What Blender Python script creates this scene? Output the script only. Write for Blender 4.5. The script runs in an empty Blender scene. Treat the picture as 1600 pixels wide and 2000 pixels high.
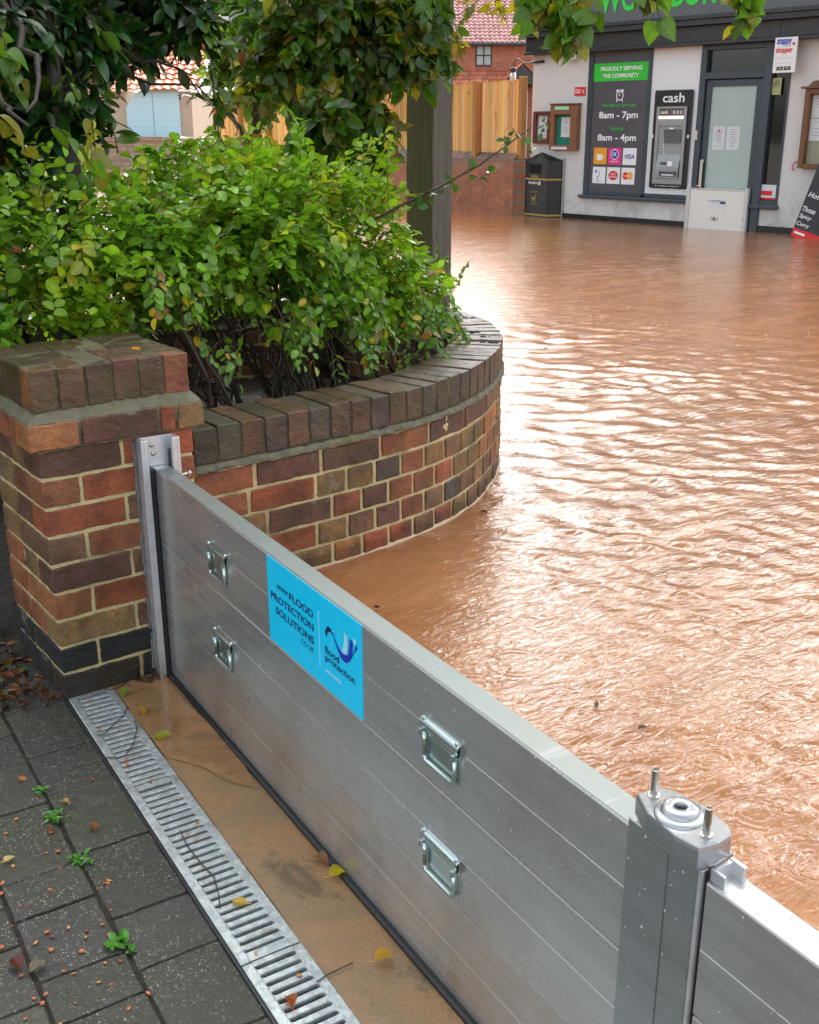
import bpy, math, random
import numpy as np
from mathutils import Vector, Matrix
R = math.radians
random.seed(7)
SC = bpy.context.scene
COL = SC.collection
# ---------------------------------------------------------------- camera
cam_d = bpy.data.cameras.new('camera')
cam_d.sensor_fit = 'VERTICAL'; cam_d.sensor_height = 24.0; cam_d.lens = 24.0 * 2130.87 / 2000.0
cam_d.clip_start = 0.05; cam_d.clip_end = 600
cam = bpy.data.objects.new('camera', cam_d); COL.objects.link(cam)
cr, cu, cf = (0.80293, -0.59607, -0.00133), (0.19962, 0.26678, 0.94286), (0.56166, 0.75731, -0.33319)
cam.matrix_world = Matrix(((cr[0], cu[0], -cf[0], -0.7818), (cr[1], cu[1], -cf[1], -2.5565), (cr[2], cu[2], -cf[2], 1.4111), (0, 0, 0, 1)))
SC.camera = cam
# ---------------------------------------------------------------- daylight: overcast sky + weak wide sun
SUN_EL, SUN_AZ = R(44), R(52)
w = bpy.data.worlds.new("World"); SC.world = w; w.use_nodes = True
nt = w.node_tree; nt.nodes.clear()
out = nt.nodes.new('ShaderNodeOutputWorld'); bg = nt.nodes.new('ShaderNodeBackground')
sky = nt.nodes.new('ShaderNodeTexSky'); sky.sky_type = 'NISHITA'; sky.sun_disc = False
sky.sun_elevation = SUN_EL; sky.sun_rotation = SUN_AZ; sky.dust_density = 4.0; sky.air_density = 1.0
hs = nt.nodes.new('ShaderNodeHueSaturation'); hs.inputs['Saturation'].default_value = 0.30
nt.links.new(sky.outputs[0], hs.inputs['Color']); nt.links.new(hs.outputs[0], bg.inputs['Color'])
bg.inputs['Strength'].default_value = 0.15
nt.links.new(bg.outputs[0], out.inputs[0])
sd = bpy.data.lights.new('sun', 'SUN'); sd.energy = .6; sd.angle = R(90); sd.color = (1, .98, .95)
sun = bpy.data.objects.new('sun', sd); COL.objects.link(sun)
sdir = Vector((math.sin(SUN_AZ) * math.cos(SUN_EL), math.cos(SUN_AZ) * math.cos(SUN_EL), math.sin(SUN_EL)))
sun.rotation_euler = sdir.to_track_quat('Z', 'Y').to_euler()
SC.view_settings.view_transform = 'Standard'; SC.view_settings.look = 'None'
SC.view_settings.exposure = 1.92; SC.view_settings.gamma = 1; SC.view_settings.use_curve_mapping = False
SC.render.engine = 'CYCLES'
SC.cycles.use_denoising = True
SC.cycles.max_bounces = 8; SC.cycles.transmission_bounces = 6; SC.cycles.transparent_max_bounces = 8
SC.cycles.sample_clamp_indirect = 6

# ---------------------------------------------------------------- noise
def _h(ix, iy, iz, s):
    n = (ix.astype(np.int64) * 374761393 + iy.astype(np.int64) * 668265263 + iz.astype(np.int64) * 2147483647 + s * 1274126177) & 0xffffffff
    n = ((n ^ (n >> 13)) * 1274126177) & 0xffffffff
    n = ((n ^ (n >> 16)) * 668265263) & 0xffffffff
    return ((n ^ (n >> 15)) & 0xffff) / 32767.5 - 1.0
def vn(P, sc=1.0, seed=0):
    P = np.asarray(P, float) * sc + 1000.0
    i = np.floor(P); f = P - i; f = f * f * (3 - 2 * f)
    x, y, z = i[..., 0], i[..., 1], i[..., 2]; fx, fy, fz = f[..., 0], f[..., 1], f[..., 2]
    def l(a, b, t): return a + (b - a) * t
    c = [[[_h(x + a, y + b, z + d, seed) for d in (0, 1)] for b in (0, 1)] for a in (0, 1)]
    return l(l(l(c[0][0][0], c[0][0][1], fz), l(c[0][1][0], c[0][1][1], fz), fy), l(l(c[1][0][0], c[1][0][1], fz), l(c[1][1][0], c[1][1][1], fz), fy), fx)
def vn3(P, sc, seed=0): return np.stack([vn(P, sc, seed), vn(P, sc, seed + 11), vn(P, sc, seed + 23)], -1)

# ---------------------------------------------------------------- mesh builder
def lin(c):
    c = [v / 255.0 for v in c]
    return tuple(v / 12.92 if v <= .04045 else ((v + .055) / 1.055) ** 2.4 for v in c)
class MB:
    def __init__(s): s.V = []; s.F = []; s.C = []; s.M = []; s.n = 0; s.A = []
    def add(s, V, F, col=(.5, .5, .5), mi=0, aux=None):
        V = np.asarray(V, float).reshape(-1, 3); F = np.asarray(F, np.int64)
        if F.shape[1] == 3: F = np.concatenate([F, -np.ones((len(F), 1), np.int64) - s.n], 1)
        s.V.append(V); s.F.append(F + s.n); s.n += len(V)
        c = np.asarray(col, float)
        if c.ndim == 1: c = np.tile(c[:3], (len(V), 1))
        s.C.append(c); s.M.append(np.full(len(F), mi, np.int32))
        s.A.append(np.zeros(len(V)) if aux is None else np.asarray(aux, float))
        return s
    def box(s, x0, x1, y0, y1, z0, z1, col=(.5, .5, .5), bev=0.0, mi=0, M=None):
        L = np.array([x1 - x0, y1 - y0, z1 - z0]); o = np.array([x0, y0, z0])
        b = min(bev, L.min() * .45)
        if b <= 0:
            P = np.array([[a, c, d] for d in (0, 1) for c in (0, 1) for a in (0, 1)], float) * L + o
            F = [[0, 2, 3, 1], [4, 5, 7, 6], [0, 1, 5, 4], [2, 6, 7, 3], [0, 4, 6, 2], [1, 3, 7, 5]]
        else:
            P = []; idx = {}
            for sx in (0, 1):
                for sy in (0, 1):
                    for sz in (0, 1):
                        for ax in range(3):
                            p = np.array([sx, sy, sz]) * L + np.array([b, b, b]) * (1 - 2 * np.array([sx, sy, sz]))
                            p[ax] = (sx, sy, sz)[ax] * L[ax]
                            idx[(sx, sy, sz, ax)] = len(P); P.append(p + o)
            F = []
            for ax in range(3):
                a2, a3 = (ax + 1) % 3, (ax + 2) % 3
                for v in (0, 1):
                    q = []
                    for (p2, p3) in ((0, 0), (1, 0), (1, 1), (0, 1)):
                        k = [0, 0, 0]; k[ax] = v; k[a2] = p2; k[a3] = p3; q.append(idx[(*k, ax)])
                    F.append(q if v else q[::-1])
                for p2 in (0, 1):
                    for p3 in (0, 1):
                        k0 = [0, 0, 0]; k1 = [0, 0, 0]; k0[ax] = 0; k1[ax] = 1
                        for k in (k0, k1): k[a2] = p2; k[a3] = p3
                        q = [idx[(*k0, a2)], idx[(*k1, a2)], idx[(*k1, a3)], idx[(*k0, a3)]]
                        F.append(q if (p2 ^ p3) else q[::-1])
            s_ = []
            for sx in (0, 1):
                for sy in (0, 1):
                    for sz in (0, 1):
                        q = [idx[(sx, sy, sz, 0)], idx[(sx, sy, sz, 1)], idx[(sx, sy, sz, 2)]]
                        s_.append(q if (sx + sy + sz) % 2 else q[::-1])
            P = np.array(P)
            if M is not None: P = xf(P, M)
            s.add(P, F, col, mi); base = s.n - len(P)
            T = np.array(s_) + base
            T4 = np.concatenate([T, -np.ones((8, 1), np.int64)], 1)
            s.F.append(T4); s.M.append(np.full(8, mi, np.int32))
            return s
        P = np.asarray(P, float)
        if M is not None: P = xf(P, M)
        return s.add(P, F, col, mi)
    def grid(s, P, col=(.5, .5, .5), mi=0, flip=False, aux=None):
        nu, nv = P.shape[:2]
        i = np.arange(nu * nv).reshape(nu, nv)
        F = np.stack([i[:-1, :-1], i[1:, :-1], i[1:, 1:], i[:-1, 1:]], -1).reshape(-1, 4)
        if flip: F = F[:, ::-1]
        c = np.asarray(col, float)
        if c.ndim == 3: c = c.reshape(-1, 3)
        return s.add(P.reshape(-1, 3), F, c, mi, aux)
    def lathe(s, prof, n=24, M=None, col=(.5, .5, .5), mi=0):
        a = np.linspace(0, 2 * np.pi, n + 1)
        P = np.array([[[r * math.cos(t), r * math.sin(t), z] for t in a] for r, z in prof])
        if M is not None: P = xf(P.reshape(-1, 3), M).reshape(P.shape)
        return s.grid(P, col, mi, flip=True)
    def tube(s, pts, rad, n=8, col=(.5, .5, .5), mi=0, cap=True):
        pts = np.asarray(pts, float); m = len(pts)
        rad = np.full(m, rad) if np.isscalar(rad) else np.asarray(rad)
        T = np.gradient(pts, axis=0); T /= np.linalg.norm(T, axis=1)[:, None] + 1e-12
        ref = np.array([0, 0, 1.]) if abs(T[0][2]) < .9 else np.array([1., 0, 0])
        a = np.linspace(0, 2 * np.pi, n + 1); rows = []
        u = np.cross(T[0], ref); u /= np.linalg.norm(u)
        for k in range(m):
            u = u - T[k] * (u @ T[k]); u /= np.linalg.norm(u) + 1e-12; v = np.cross(T[k], u)
            rows.append(pts[k] + rad[k] * (np.cos(a)[:, None] * u + np.sin(a)[:, None] * v))
        P = np.array(rows)
        if cap: P = np.concatenate([np.tile(pts[0], (1, n + 1, 1)), P, np.tile(pts[-1], (1, n + 1, 1))])
        return s.grid(P, col, mi)
    def prism(s, poly, z0, z1, col=(.5, .5, .5), M=None, mi=0):
        """polygon in x,y extruded z0..z1 (fan caps; convex or star-shaped about its centroid)"""
        poly = np.asarray(poly, float); n = len(poly); c = poly.mean(0)
        V = [[*p, z0] for p in poly] + [[*p, z1] for p in poly] + [[*c, z0], [*c, z1]]
        F = [[i, (i + 1) % n, n + (i + 1) % n, n + i] for i in range(n)]
        V = np.array(V)
        if M is not None: V = xf(V, M)
        s.add(V, F, col, mi); b = s.n - len(V)
        T = [[(i + 1) % n, i, 2 * n, -1 - b] for i in range(n)] + [[n + i, n + (i + 1) % n, 2 * n + 1, -1 - b] for i in range(n)]
        s.F.append(np.array(T) + b); s.M.append(np.full(len(T), mi, np.int32))
        return s
    def build(s, name, mats, parent=None, smooth=False, M=None):
        V = np.concatenate(s.V); F = np.concatenate(s.F); C = np.concatenate(s.C); mi = np.concatenate(s.M); A = np.concatenate(s.A)
        me = bpy.data.meshes.new(name)
        tri = F[:, 3] < 0
        cnt = np.where(tri, 3, 4).astype(np.int32)
        st = np.concatenate([[0], np.cumsum(cnt)[:-1]]).astype(np.int32)
        loops = F.reshape(-1)[F.reshape(-1) >= 0].astype(np.int32)
        me.vertices.add(len(V)); me.vertices.foreach_set('co', V.astype(np.float32).ravel())
        me.loops.add(len(loops)); me.loops.foreach_set('vertex_index', loops)
        me.polygons.add(len(F)); me.polygons.foreach_set('loop_start', st); me.polygons.foreach_set('loop_total', cnt)
        me.polygons.foreach_set('material_index', mi)
        me.polygons.foreach_set('use_smooth', np.full(len(F), bool(smooth)))
        at = me.attributes.new('Col', 'FLOAT_COLOR', 'POINT'); at.data.foreach_set('color', np.concatenate([C, np.ones((len(C), 1))], 1).astype(np.float32).ravel())
        if np.abs(A).max() > 0:
            aa = me.attributes.new('aux', 'FLOAT', 'POINT'); aa.data.foreach_set('value', A.astype(np.float32))
        me.update(calc_edges=True)
        for m in (mats if isinstance(mats, (list, tuple)) else [mats]): me.materials.append(m)
        o = bpy.data.objects.new(name, me); COL.objects.link(o)
        if parent is not None: o.parent = parent
        if M is not None: o.matrix_local = M
        return o
def xf(P, M):
    M = np.array(M); return P @ M[:3, :3].T + M[:3, 3]
def thing(name, label, cat, loc=(0, 0, 0), rz=0, group=None):
    o = bpy.data.objects.new(name, None); COL.objects.link(o); o.empty_display_size = .05
    o.location = loc; o.rotation_euler = (0, 0, rz); o['label'] = label; o['category'] = cat
    if group: o['group'] = group
    return o
def tag(o, label, cat, group=None, kind=None):
    if label: o['label'] = label
    if cat: o['category'] = cat
    if group: o['group'] = group
    if kind: o['kind'] = kind
    return o
def struct(o, label=None): o['kind'] = 'structure'; return o

# ---------------------------------------------------------------- materials
class NT:
    def __init__(s, name):
        s.m = bpy.data.materials.new(name); s.m.use_nodes = True; s.t = s.m.node_tree
        s.b = s.t.nodes['Principled BSDF']; s.o = s.t.nodes['Material Output']; s._tc = None
    def n(s, typ, props=None, **ins):
        nd = s.t.nodes.new('ShaderNode' + typ)
        for k, v in (props or {}).items(): setattr(nd, k, v)
        for k, v in ins.items():
            k2 = int(k[1:]) if k[0] == 'i' and k[1:].isdigit() else k.replace('_', ' ')
            s.set(nd.inputs[k2], v)
        return nd
    def set(s, sock, v):
        if isinstance(v, bpy.types.NodeSocket): s.t.links.new(v, sock)
        elif isinstance(v, bpy.types.Node): s.t.links.new(v.outputs[0], sock)
        else:
            if hasattr(sock.default_value, '__len__') and not hasattr(v, '__len__'): v = [v] * len(sock.default_value)
            if hasattr(sock.default_value, '__len__') and len(sock.default_value) == 4 and len(v) == 3: v = (*v, 1)
            sock.default_value = v
    @property
    def tc(s):
        if s._tc is None: s._tc = s.n('TexCoord')
        return s._tc
    def map(s, scale=(1, 1, 1), rot=(0, 0, 0), src='Object'):
        return s.n('Mapping', Vector=s.tc.outputs[src], Scale=scale, Rotation=rot).outputs[0]
    def noise(s, scale, detail=4, rough=.55, vec=None, dist=0):
        nd = s.n('TexNoise', Scale=scale, Detail=detail, Roughness=rough, Distortion=dist)
        s.set(nd.inputs['Vector'], vec if vec is not None else s.tc.outputs['Object']); return nd.outputs[0]
    def voro(s, scale, vec=None, feature='F1', out=0, rnd=1.0):
        nd = s.n('TexVoronoi', {'feature': feature}, Scale=scale, Randomness=rnd)
        s.set(nd.inputs['Vector'], vec if vec is not None else s.tc.outputs['Object']); return nd.outputs[out]
    def ramp(s, fac, stops, interp='LINEAR'):
        nd = s.n('ValToRGB'); nd.color_ramp.interpolation = interp; e = nd.color_ramp.elements
        while len(e) < len(stops): e.new(.5)
        for i, (p, c) in enumerate(stops):
            e[i].position = p; c = (c, c, c) if not hasattr(c, '__len__') else c; e[i].color = (*c[:3], 1)
        s.set(nd.inputs[0], fac); return nd.outputs[0]
    def mix(s, fac, a, b, mode='MIX'):
        nd = s.n('MixRGB', {'blend_type': mode}); s.set(nd.inputs[0], fac); s.set(nd.inputs[1], a); s.set(nd.inputs[2], b); return nd.outputs[0]
    def math(s, op, a, b=0.0, c=None, clamp=False):
        nd = s.n('Math', {'operation': op, 'use_clamp': clamp}); s.set(nd.inputs[0], a); s.set(nd.inputs[1], b)
        if c is not None: s.set(nd.inputs[2], c)
        return nd.outputs[0]
    def attr(s, name, out=0): return s.n('Attribute', {'attribute_name': name}).outputs[out]
    def bump(s, h, strength=.3, dist=.01, nrm=None):
        nd = s.n('Bump', Strength=strength, Distance=dist, Height=h)
        if nrm is not None: s.set(nd.inputs['Normal'], nrm)
        return nd.outputs[0]
    def P(s, **kw):
        for k, v in kw.items(): s.set(s.b.inputs[k.replace('_', ' ')], v)
        return s.m
def simple(name, col, rough=.5, metal=0.0, var=.12, vs=6.0, bump=0.0, bs=60.0, spec=.5):
    n = NT(name); f = n.noise(vs, 5)
    c = n.mix(f, [v * (1 - var) for v in col], [min(1, v * (1 + var)) for v in col])
    kw = dict(Base_Color=c, Metallic=metal, Specular_IOR_Level=spec)
    kw['Roughness'] = n.ramp(n.noise(vs * 2.3, 4), [(.3, max(.02, rough * .75)), (.7, min(1, rough * 1.25))])
    if bump: kw['Normal'] = n.bump(n.noise(bs, 4), bump, .004)
    return n.P(**kw)
def m_brick(name, wet=.5, moss=.0, tide=None):
    n = NT(name); c = n.attr('Col')
    big = n.noise(9, 3, .5); c1 = n.mix(n.ramp(big, [(.42, 0), (.62, .75)]), c, n.mix(1, c, (.38, .30, .30), 'MULTIPLY'))
    fine = n.noise(140, 4, .6); c2 = n.mix(.55, c1, n.ramp(fine, [(.3, (.35, .33, .33)), (.65, (1.25, 1.2, 1.15))]), 'MULTIPLY')
    og = n.ramp(n.noise(14, 4, .6, vec=n.map((1.1, 1.3, .9))), [(.56, 0), (.7, .65)])
    c3 = n.mix(og, c2, n.mix(1, c2, (1.9, 1.25, .85), 'MULTIPLY'))
    spk = n.ramp(n.voro(42), [(.02, 1), (.055, 0)]); spk2 = n.math('MULTIPLY', spk, n.ramp(n.noise(7, 2), [(.5, 0), (.6, .5)]))
    c4 = n.mix(spk2, c3, (.6, .56, .48))
    if moss:
        g = n.ramp(n.noise(11, 4, .65), [(.40, 0), (.62, moss)]); c4 = n.mix(g, c4, (.045, .055, .008))
        g2 = n.ramp(n.noise(70, 3, .7), [(.55, 0), (.66, .6)]); c4 = n.mix(n.math('MULTIPLY', g2, .6), c4, (.016, .018, .008))
    if wet < .6:
        bl_ = n.math('MULTIPLY', n.ramp(n.noise(5.5, 6, .75), [(.60, 0), (.70, .5)]), n.ramp(n.noise(90, 3, .6), [(.4, 0), (.6, 1)])); c4 = n.mix(bl_, c4, (.42, .38, .30))
    if tide:
        z = n.n('SeparateXYZ', Vector=n.n('NewGeometry').outputs['Position']).outputs[2]; zz = n.math('ADD', z, n.math('MULTIPLY', n.noise(9, 4), -.05))
        td = n.ramp(zz, [(tide - .012, 1), (tide + .012, 0)]); c4 = n.mix(td, c4, n.mix(1, c4, (.55, .48, .38), 'MULTIPLY'))
    crease = n.mix(n.ramp(n.noise(13, 2), [(.40, 0), (.6, 1)]), n.noise(1.0, 6, .62, vec=n.map((34, 34, 80)), dist=2.2), n.noise(75, 6, .7))
    h = n.math('ADD', n.math('MULTIPLY', crease, .9), n.math('MULTIPLY', n.noise(230, 3), .35))
    r = n.ramp(n.noise(6, 4), [(.3, .62 - wet * .45), (.7, .85 - wet * .45)])
    return n.P(Base_Color=c4, Roughness=r, Normal=n.bump(h, .8, .006))
def m_mortar(name, a=(.78, .64, .33), b=(.56, .46, .23)):
    n = NT(name); c = n.mix(n.noise(22, 5, .6), b, a)
    c = n.mix(n.ramp(n.noise(7, 3), [(.52, 0), (.7, .7)]), c, (.16, .15, .055))
    c = n.mix(n.ramp(n.noise(300, 3), [(.35, .5), (.5, 0)]), c, (.1, .08, .05))
    return n.P(Base_Color=c, Roughness=.8, Normal=n.bump(n.noise(180, 5, .7), .9, .005))
# ---------------------------------------------------------------- masonry
BR = {'red': (.37, .090, .036), 'orange': (.42, .165, .055), 'purple': (.15, .058, .042), 'brown': (.21, .105, .052), 'dark': (.075, .054, .042), 'olive': (.25, .145, .055), 'rust': (.32, .105, .045),
      'blue': (.012, .013, .018), 'plum': (.028, .018, .018), 'cap': (.080, .043, .024), 'caplt': (.135, .066, .034)}
def pick(ws): return BR[random.choices(list(ws), list(ws.values()))[0]]
MIXP = {'red': 3, 'orange': 2, 'purple': 3, 'brown': 2, 'dark': 1.5, 'olive': 1.5, 'rust': 3}
MIXC = {'cap': 5, 'caplt': 2, 'dark': 2}
def hexa(mb, quad, z0, z1, col, r=.0034, step=.014, amp=.0015, mi=0, seed=0):
    q = np.asarray(quad, float)
    Lx = max(.01, .5 * (np.linalg.norm(q[1] - q[0]) + np.linalg.norm(q[2] - q[3])))
    Ly = max(.01, .5 * (np.linalg.norm(q[3] - q[0]) + np.linalg.norm(q[2] - q[1]))); Lz = z1 - z0
    L = np.array([Lx, Ly, Lz])
    def smp(l):
        n = max(1, int(round((l - 2 * r) / step))); return np.concatenate([[0, r * .35], np.linspace(r, l - r, n + 1), [l - r * .35, l]])
    S = [smp(l) for l in L]
    for ax in range(3):
        a, b = (ax + 1) % 3, (ax + 2) % 3
        A, B = np.meshgrid(S[a], S[b], indexing='ij')
        for v in (0, 1):
            P = np.zeros(A.shape + (3,)); P[..., a] = A; P[..., b] = B; P[..., ax] = v * L[ax]
            Q = np.clip(P, r, L - r); d = P - Q; nn = np.linalg.norm(d, axis=-1, keepdims=True); P = Q + d / np.maximum(nn, 1e-9) * r
            u = (P[..., 0] / Lx)[..., None]; w_ = (P[..., 1] / Ly)[..., None]
            xy = (1 - u) * (1 - w_) * q[0] + u * (1 - w_) * q[1] + u * w_ * q[2] + (1 - u) * w_ * q[3]
            W = np.concatenate([xy, P[..., 2:3] + z0], -1)
            if amp: W = W + vn3(W, 55, seed) * amp + vn3(W, 16, seed + 5) * amp * .9
            mb.grid(W, col, mi, flip=(v == 0))
def rect(x0, x1, y0, y1): return [(x0, y0), (x1, y0), (x1, y1), (x0, y1)]
def jit(c, a=.18):
    k = 1 + random.uniform(-a, a); return tuple(v * k * (1 + random.uniform(-.06, .06)) for v in c)

M_BR = m_brick('brick_wet', .45, .25); M_BRW = m_brick('brick_flooded', .5, .35, .175); M_CAP = m_brick('brick_cap', .8, .45); M_MO = m_mortar('mortar_sand')
M_MOG = m_mortar('mortar_grey', (.27, .25, .17), (.05, .05, .03))
W, D = .409, .362
# pier ------------------------------------------------------------
pier = thing('brick_pier', 'square brick gate pier with dark mossy cap and black plinth bricks beside the drain', 'pier', (0, 0, 0))
mb = MB(); mo = MB()
hexa(mo, rect(.0045, W - .0045, .0045, D - .0045), -.05, .69, (.5, .4, .2), r=.002, step=.015, amp=.0016)
front = {0: [('plum', .36), ('blue', 1)], 1: [('blue', .19), ('blue', 1)], 2: [('olive', .43), ('purple', 1)], 3: [('orange', .22), ('red', 1)], 4: [('purple', .44), ('brown', 1)], 5: [('brown', .215), ('rust', 1)],
         6: [('red', .44), ('brown', 1)], 7: [('rust', .215), ('red', .76), ('rust', 1)], 8: [('purple', .46), ('red', 1)]}
for k in range(9):
    z0, z1 = .075 * k + (0.004 if k else -.04), .075 * (k + 1) - .006
    even = k % 2 == 0
    # front face bricks (depth 102) and right / left / back returns
    xs = [0, .2125, W] if even else [0, .1, .307, W]
    cols = [c for c, _ in front[k]]
    for i in range(len(xs) - 1):
        c = BR[cols[min(i, len(cols) - 1)]] if i < len(cols) else (BR['blue'] if k < 2 else pick(MIXP))
        x0 = xs[i] + (0 if i == 0 else .005); x1 = xs[i + 1] - (0 if i == len(xs) - 2 else .005)
        j = random.uniform(-.0015, .0015)
        y1 = .1 if (even or 0 < i < len(xs) - 2) else .2125
        hexa(mb, rect(x0, x1, j, y1), z0, z1, jit(c, .1), seed=k)
    ys = [.11, .2175, D] if even else [.2225, D]
    for (xa, xb) in ((0, .1), (W - .1, W)):
        for i in range(len(ys) - 1):
            c = (BR['blue'] if k < 2 else pick({'olive': 3, 'rust': 3, 'brown': 3, 'purple': 1}))
            hexa(mb, rect(xa, xb, ys[i] + (.0 if i == 0 else .005), ys[i + 1] - (.0 if i == len(ys) - 2 else .005)), z0, z1, jit(c, .1), seed=k)
mb.build('brickwork', M_BR, pier); mo.build('mortar', M_MO, pier)
# corbel course
mb = MB(); o_ = .0225
X0, X1, Y0, Y1 = -o_, W + o_, -o_, D + o_
for a, b, c in ((X0, .1, 'orange'), (.11, .305, 'purple'), (.315, .352, 'red'), (.362, X1, 'olive')):
    hexa(mb, rect(a, b, Y0, Y0 + .1), .679, .742, jit(BR[c], .05), seed=30)
for xa, xb in ((X0, X0 + .1), (X1 - .1, X1)):
    for a, b in ((.09, .215), (.225, Y1)): hexa(mb, rect(xa, xb, a, b), .679, .742, jit(BR['rust'], .1), seed=31)
mb.build('corbel_course', M_BR, pier)
mb = MB()  # sloped mortar fillet
def ringP(e, z): return [(X0 + e, Y0 + e, z), (X1 - e, Y0 + e, z), (X1 - e, Y1 - e, z), (X0 + e, Y1 - e, z), (X0 + e, Y0 + e, z)]
def dens(r, n=28): return np.concatenate([np.linspace(r[i], r[i + 1], n, endpoint=False) for i in range(4)] + [[r[0]]])
P = np.array([dens(np.array(ringP(e, z))) for e, z in ((.012, .672), (.003, .738), (.004, .746), (.013, .757), (.022, .765), (.03, .772), (.1, .772))])
P = P + vn3(P, 60, 3) * .004 + vn3(P, 22, 4) * .003
mb.grid(P, (.4, .4, .3)); mb.build('mortar_fillet', M_MOG, pier)
# cap: bricks on edge, mitred
mb = MB(); mo = MB(); e = .001; cx0, cx1, cy0, cy1 = e, W - e, e, D - e; zc0, zc1 = .768, .869
hexa(mo, rect(cx0 + .004, cx1 - .004, cy0 + .004, cy1 - .004), .76, .8672, (.2, .2, .1), r=.002, step=.02, amp=.0015)
n = 6; hh = (cy1 - cy0) / 2
for i in range(n):
    a = cx0 + (cx1 - cx0) * i / n + (.003 if i else 0); b = cx0 + (cx1 - cx0) * (i + 1) / n - (.003 if i < n - 1 else 0)
    da = min(a - cx0, cx1 - a, hh - .004); db = min(b - cx0, cx1 - b, hh - .004)
    fl = random.uniform(-.002, .002); c = jit(BR[['caplt', 'caplt', 'cap', 'purple', 'caplt', 'rust'][i]], .08)
    hexa(mb, [(a, cy0), (b, cy0), (b, cy0 + max(db, .012)), (a, cy0 + max(da, .012))], zc0, zc1 + fl, c, seed=40 + i)
    hexa(mb, [(a, cy1 - max(da, .012)), (b, cy1 - max(db, .012)), (b, cy1), (a, cy1)], zc0, zc1 - fl, jit(BR['cap']), seed=50 + i)
n = 5
for i in range(n):
    a = cy0 + (cy1 - cy0) * i / n; b = cy0 + (cy1 - cy0) * (i + 1) / n
    a2, b2 = a + .0035, b - .0035
    da = max(.014, min(a2 - cy0, cy1 - a2) - .005); db = max(.014, min(b2 - cy0, cy1 - b2) - .005)
    hexa(mb, [(cx0, a2), (cx0 + da, a2), (cx0 + db, b2), (cx0, b2)], zc0, zc1 + random.uniform(-.002, .001), jit(BR['rust'] if i == 0 else BR['cap'], .1), seed=60 + i)
    hexa(mb, [(cx1 - da, a2), (cx1, a2), (cx1, b2), (cx1 - db, b2)], zc0, zc1, jit(BR['cap']), seed=70 + i)
mb.build('cap', M_CAP, pier); mo.build('cap_mortar', m_mortar('mortar_mossy', (.16, .15, .07), (.035, .038, .012)), pier)

# curved planter wall ------------------------------------------------
ctrl = np.array([(.425, .045), (.60, .05), (.80, .052), (1.0, .062), (1.2, .088), (1.38, .135), (1.56, .22), (1.73, .335), (1.9, .475), (2.05, .64), (2.16, .83), (2.24, 1.03), (2.29, 1.25),
                 (2.28, 1.5), (2.2, 1.74), (2.05, 1.95), (1.85, 2.1), (1.6, 2.2), (1.3, 2.26), (.9, 2.29), (.3, 2.3), (-1.0, 2.3), (-3.0, 2.3)])
def smooth_curve(c, n=2400):
    t = np.concatenate([[0], np.cumsum(np.linalg.norm(np.diff(c, axis=0), axis=1))])
    tt = np.linspace(0, t[-1], n); P = np.stack([np.interp(tt, t, c[:, k]) for k in (0, 1)], 1)
    k = 90; Pp = np.concatenate([2 * P[0] - P[1:k + 1][::-1], P, 2 * P[-1] - P[-k - 1:-1][::-1]])
    ker = np.hanning(k * 2 + 1); ker /= ker.sum()
    return np.stack([np.convolve(Pp[:, j], ker, 'valid') for j in (0, 1)], 1)
CV = smooth_curve(ctrl); cs = np.concatenate([[0], np.cumsum(np.linalg.norm(np.diff(CV, axis=0), axis=1))])
def cvp(s, off=0.0):
    s = np.clip(s, 0, cs[-1]); p = np.array([np.interp(s, cs, CV[:, k]) for k in (0, 1)])
    a = np.array([np.interp(min(s + .02, cs[-1]), cs, CV[:, k]) - np.interp(max(s - .02, 0), cs, CV[:, k]) for k in (0, 1)]); a /= np.linalg.norm(a)
    return p + np.array([-a[1], a[0]]) * off        # off > 0 = into the planter
pw = thing('curved_garden_wall', 'low curved brick planter wall with wet dark coping rising out of the floodwater', 'wall', (.43, .05, 0))
INV = Matrix.Translation((-.43, -.05, 0))
mb = MB(); cap = MB()
SEND = 6.2
for k in range(-1, 7):
    z0, z1 = .075 * k + .004, .075 * (k + 1) - .006
    s = 0.0; first = True
    while s < SEND:
        if k == 6: L = .215
        elif s < .40 - .03 * k: L = .215
        else: L = .102
        if first and k % 2 == 1: L = .159
        if k == 6 and first: L = .18
        first = False
        st = .013 if s < 3.2 else .06; am = .0015
        w0 = {0: MIXP}.get(0)
        c = pick({'olive': 5, 'brown': 3, 'orange': 3, 'rust': 2, 'dark': .5, 'purple': .5}) if s > .8 else pick({'red': 2, 'orange': 3, 'rust': 3, 'brown': 2, 'olive': 2, 'purple': 1, 'dark': .6})
        if k == 6: c = pick({'dark': 1, 'purple': 2, 'rust': 3, 'brown': 2, 'red': 1})
        e0 = random.uniform(-.0015, .0015)
        q = [cvp(s + .005, e0), cvp(s + L - .0, e0), cvp(s + L - .0, .1), cvp(s + .005, .1)]
        if s < 4.4: hexa(mb, q, z0, z1, jit(c, .12), step=st, amp=am, seed=k + 9)
        qi = [cvp(s + .005, .113), cvp(s + L, .113), cvp(s + L, .2), cvp(s + .005, .2)]
        if k > 2: hexa(mb, qi, z0, z1, jit(pick({'rust': 2, 'brown': 2, 'purple': 2}), .12), step=.05, amp=.001, seed=k)
        s += L + .009
mb.build('brickwork', M_BRW, pw, M=INV)
mo = MB(); ss = np.linspace(0, SEND, 420)
for off, fl in ((.0065, False), (.194, True)):
    P = np.array([[[*cvp(s, off), z] for z in np.arange(-.1, .54, .012)] for s in ss]); P = P + vn3(P, 90, 2) * .0010
    mo.grid(P, (.5, .4, .2), flip=fl)
mo.build('mortar', M_MO, pw, M=INV)
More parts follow.
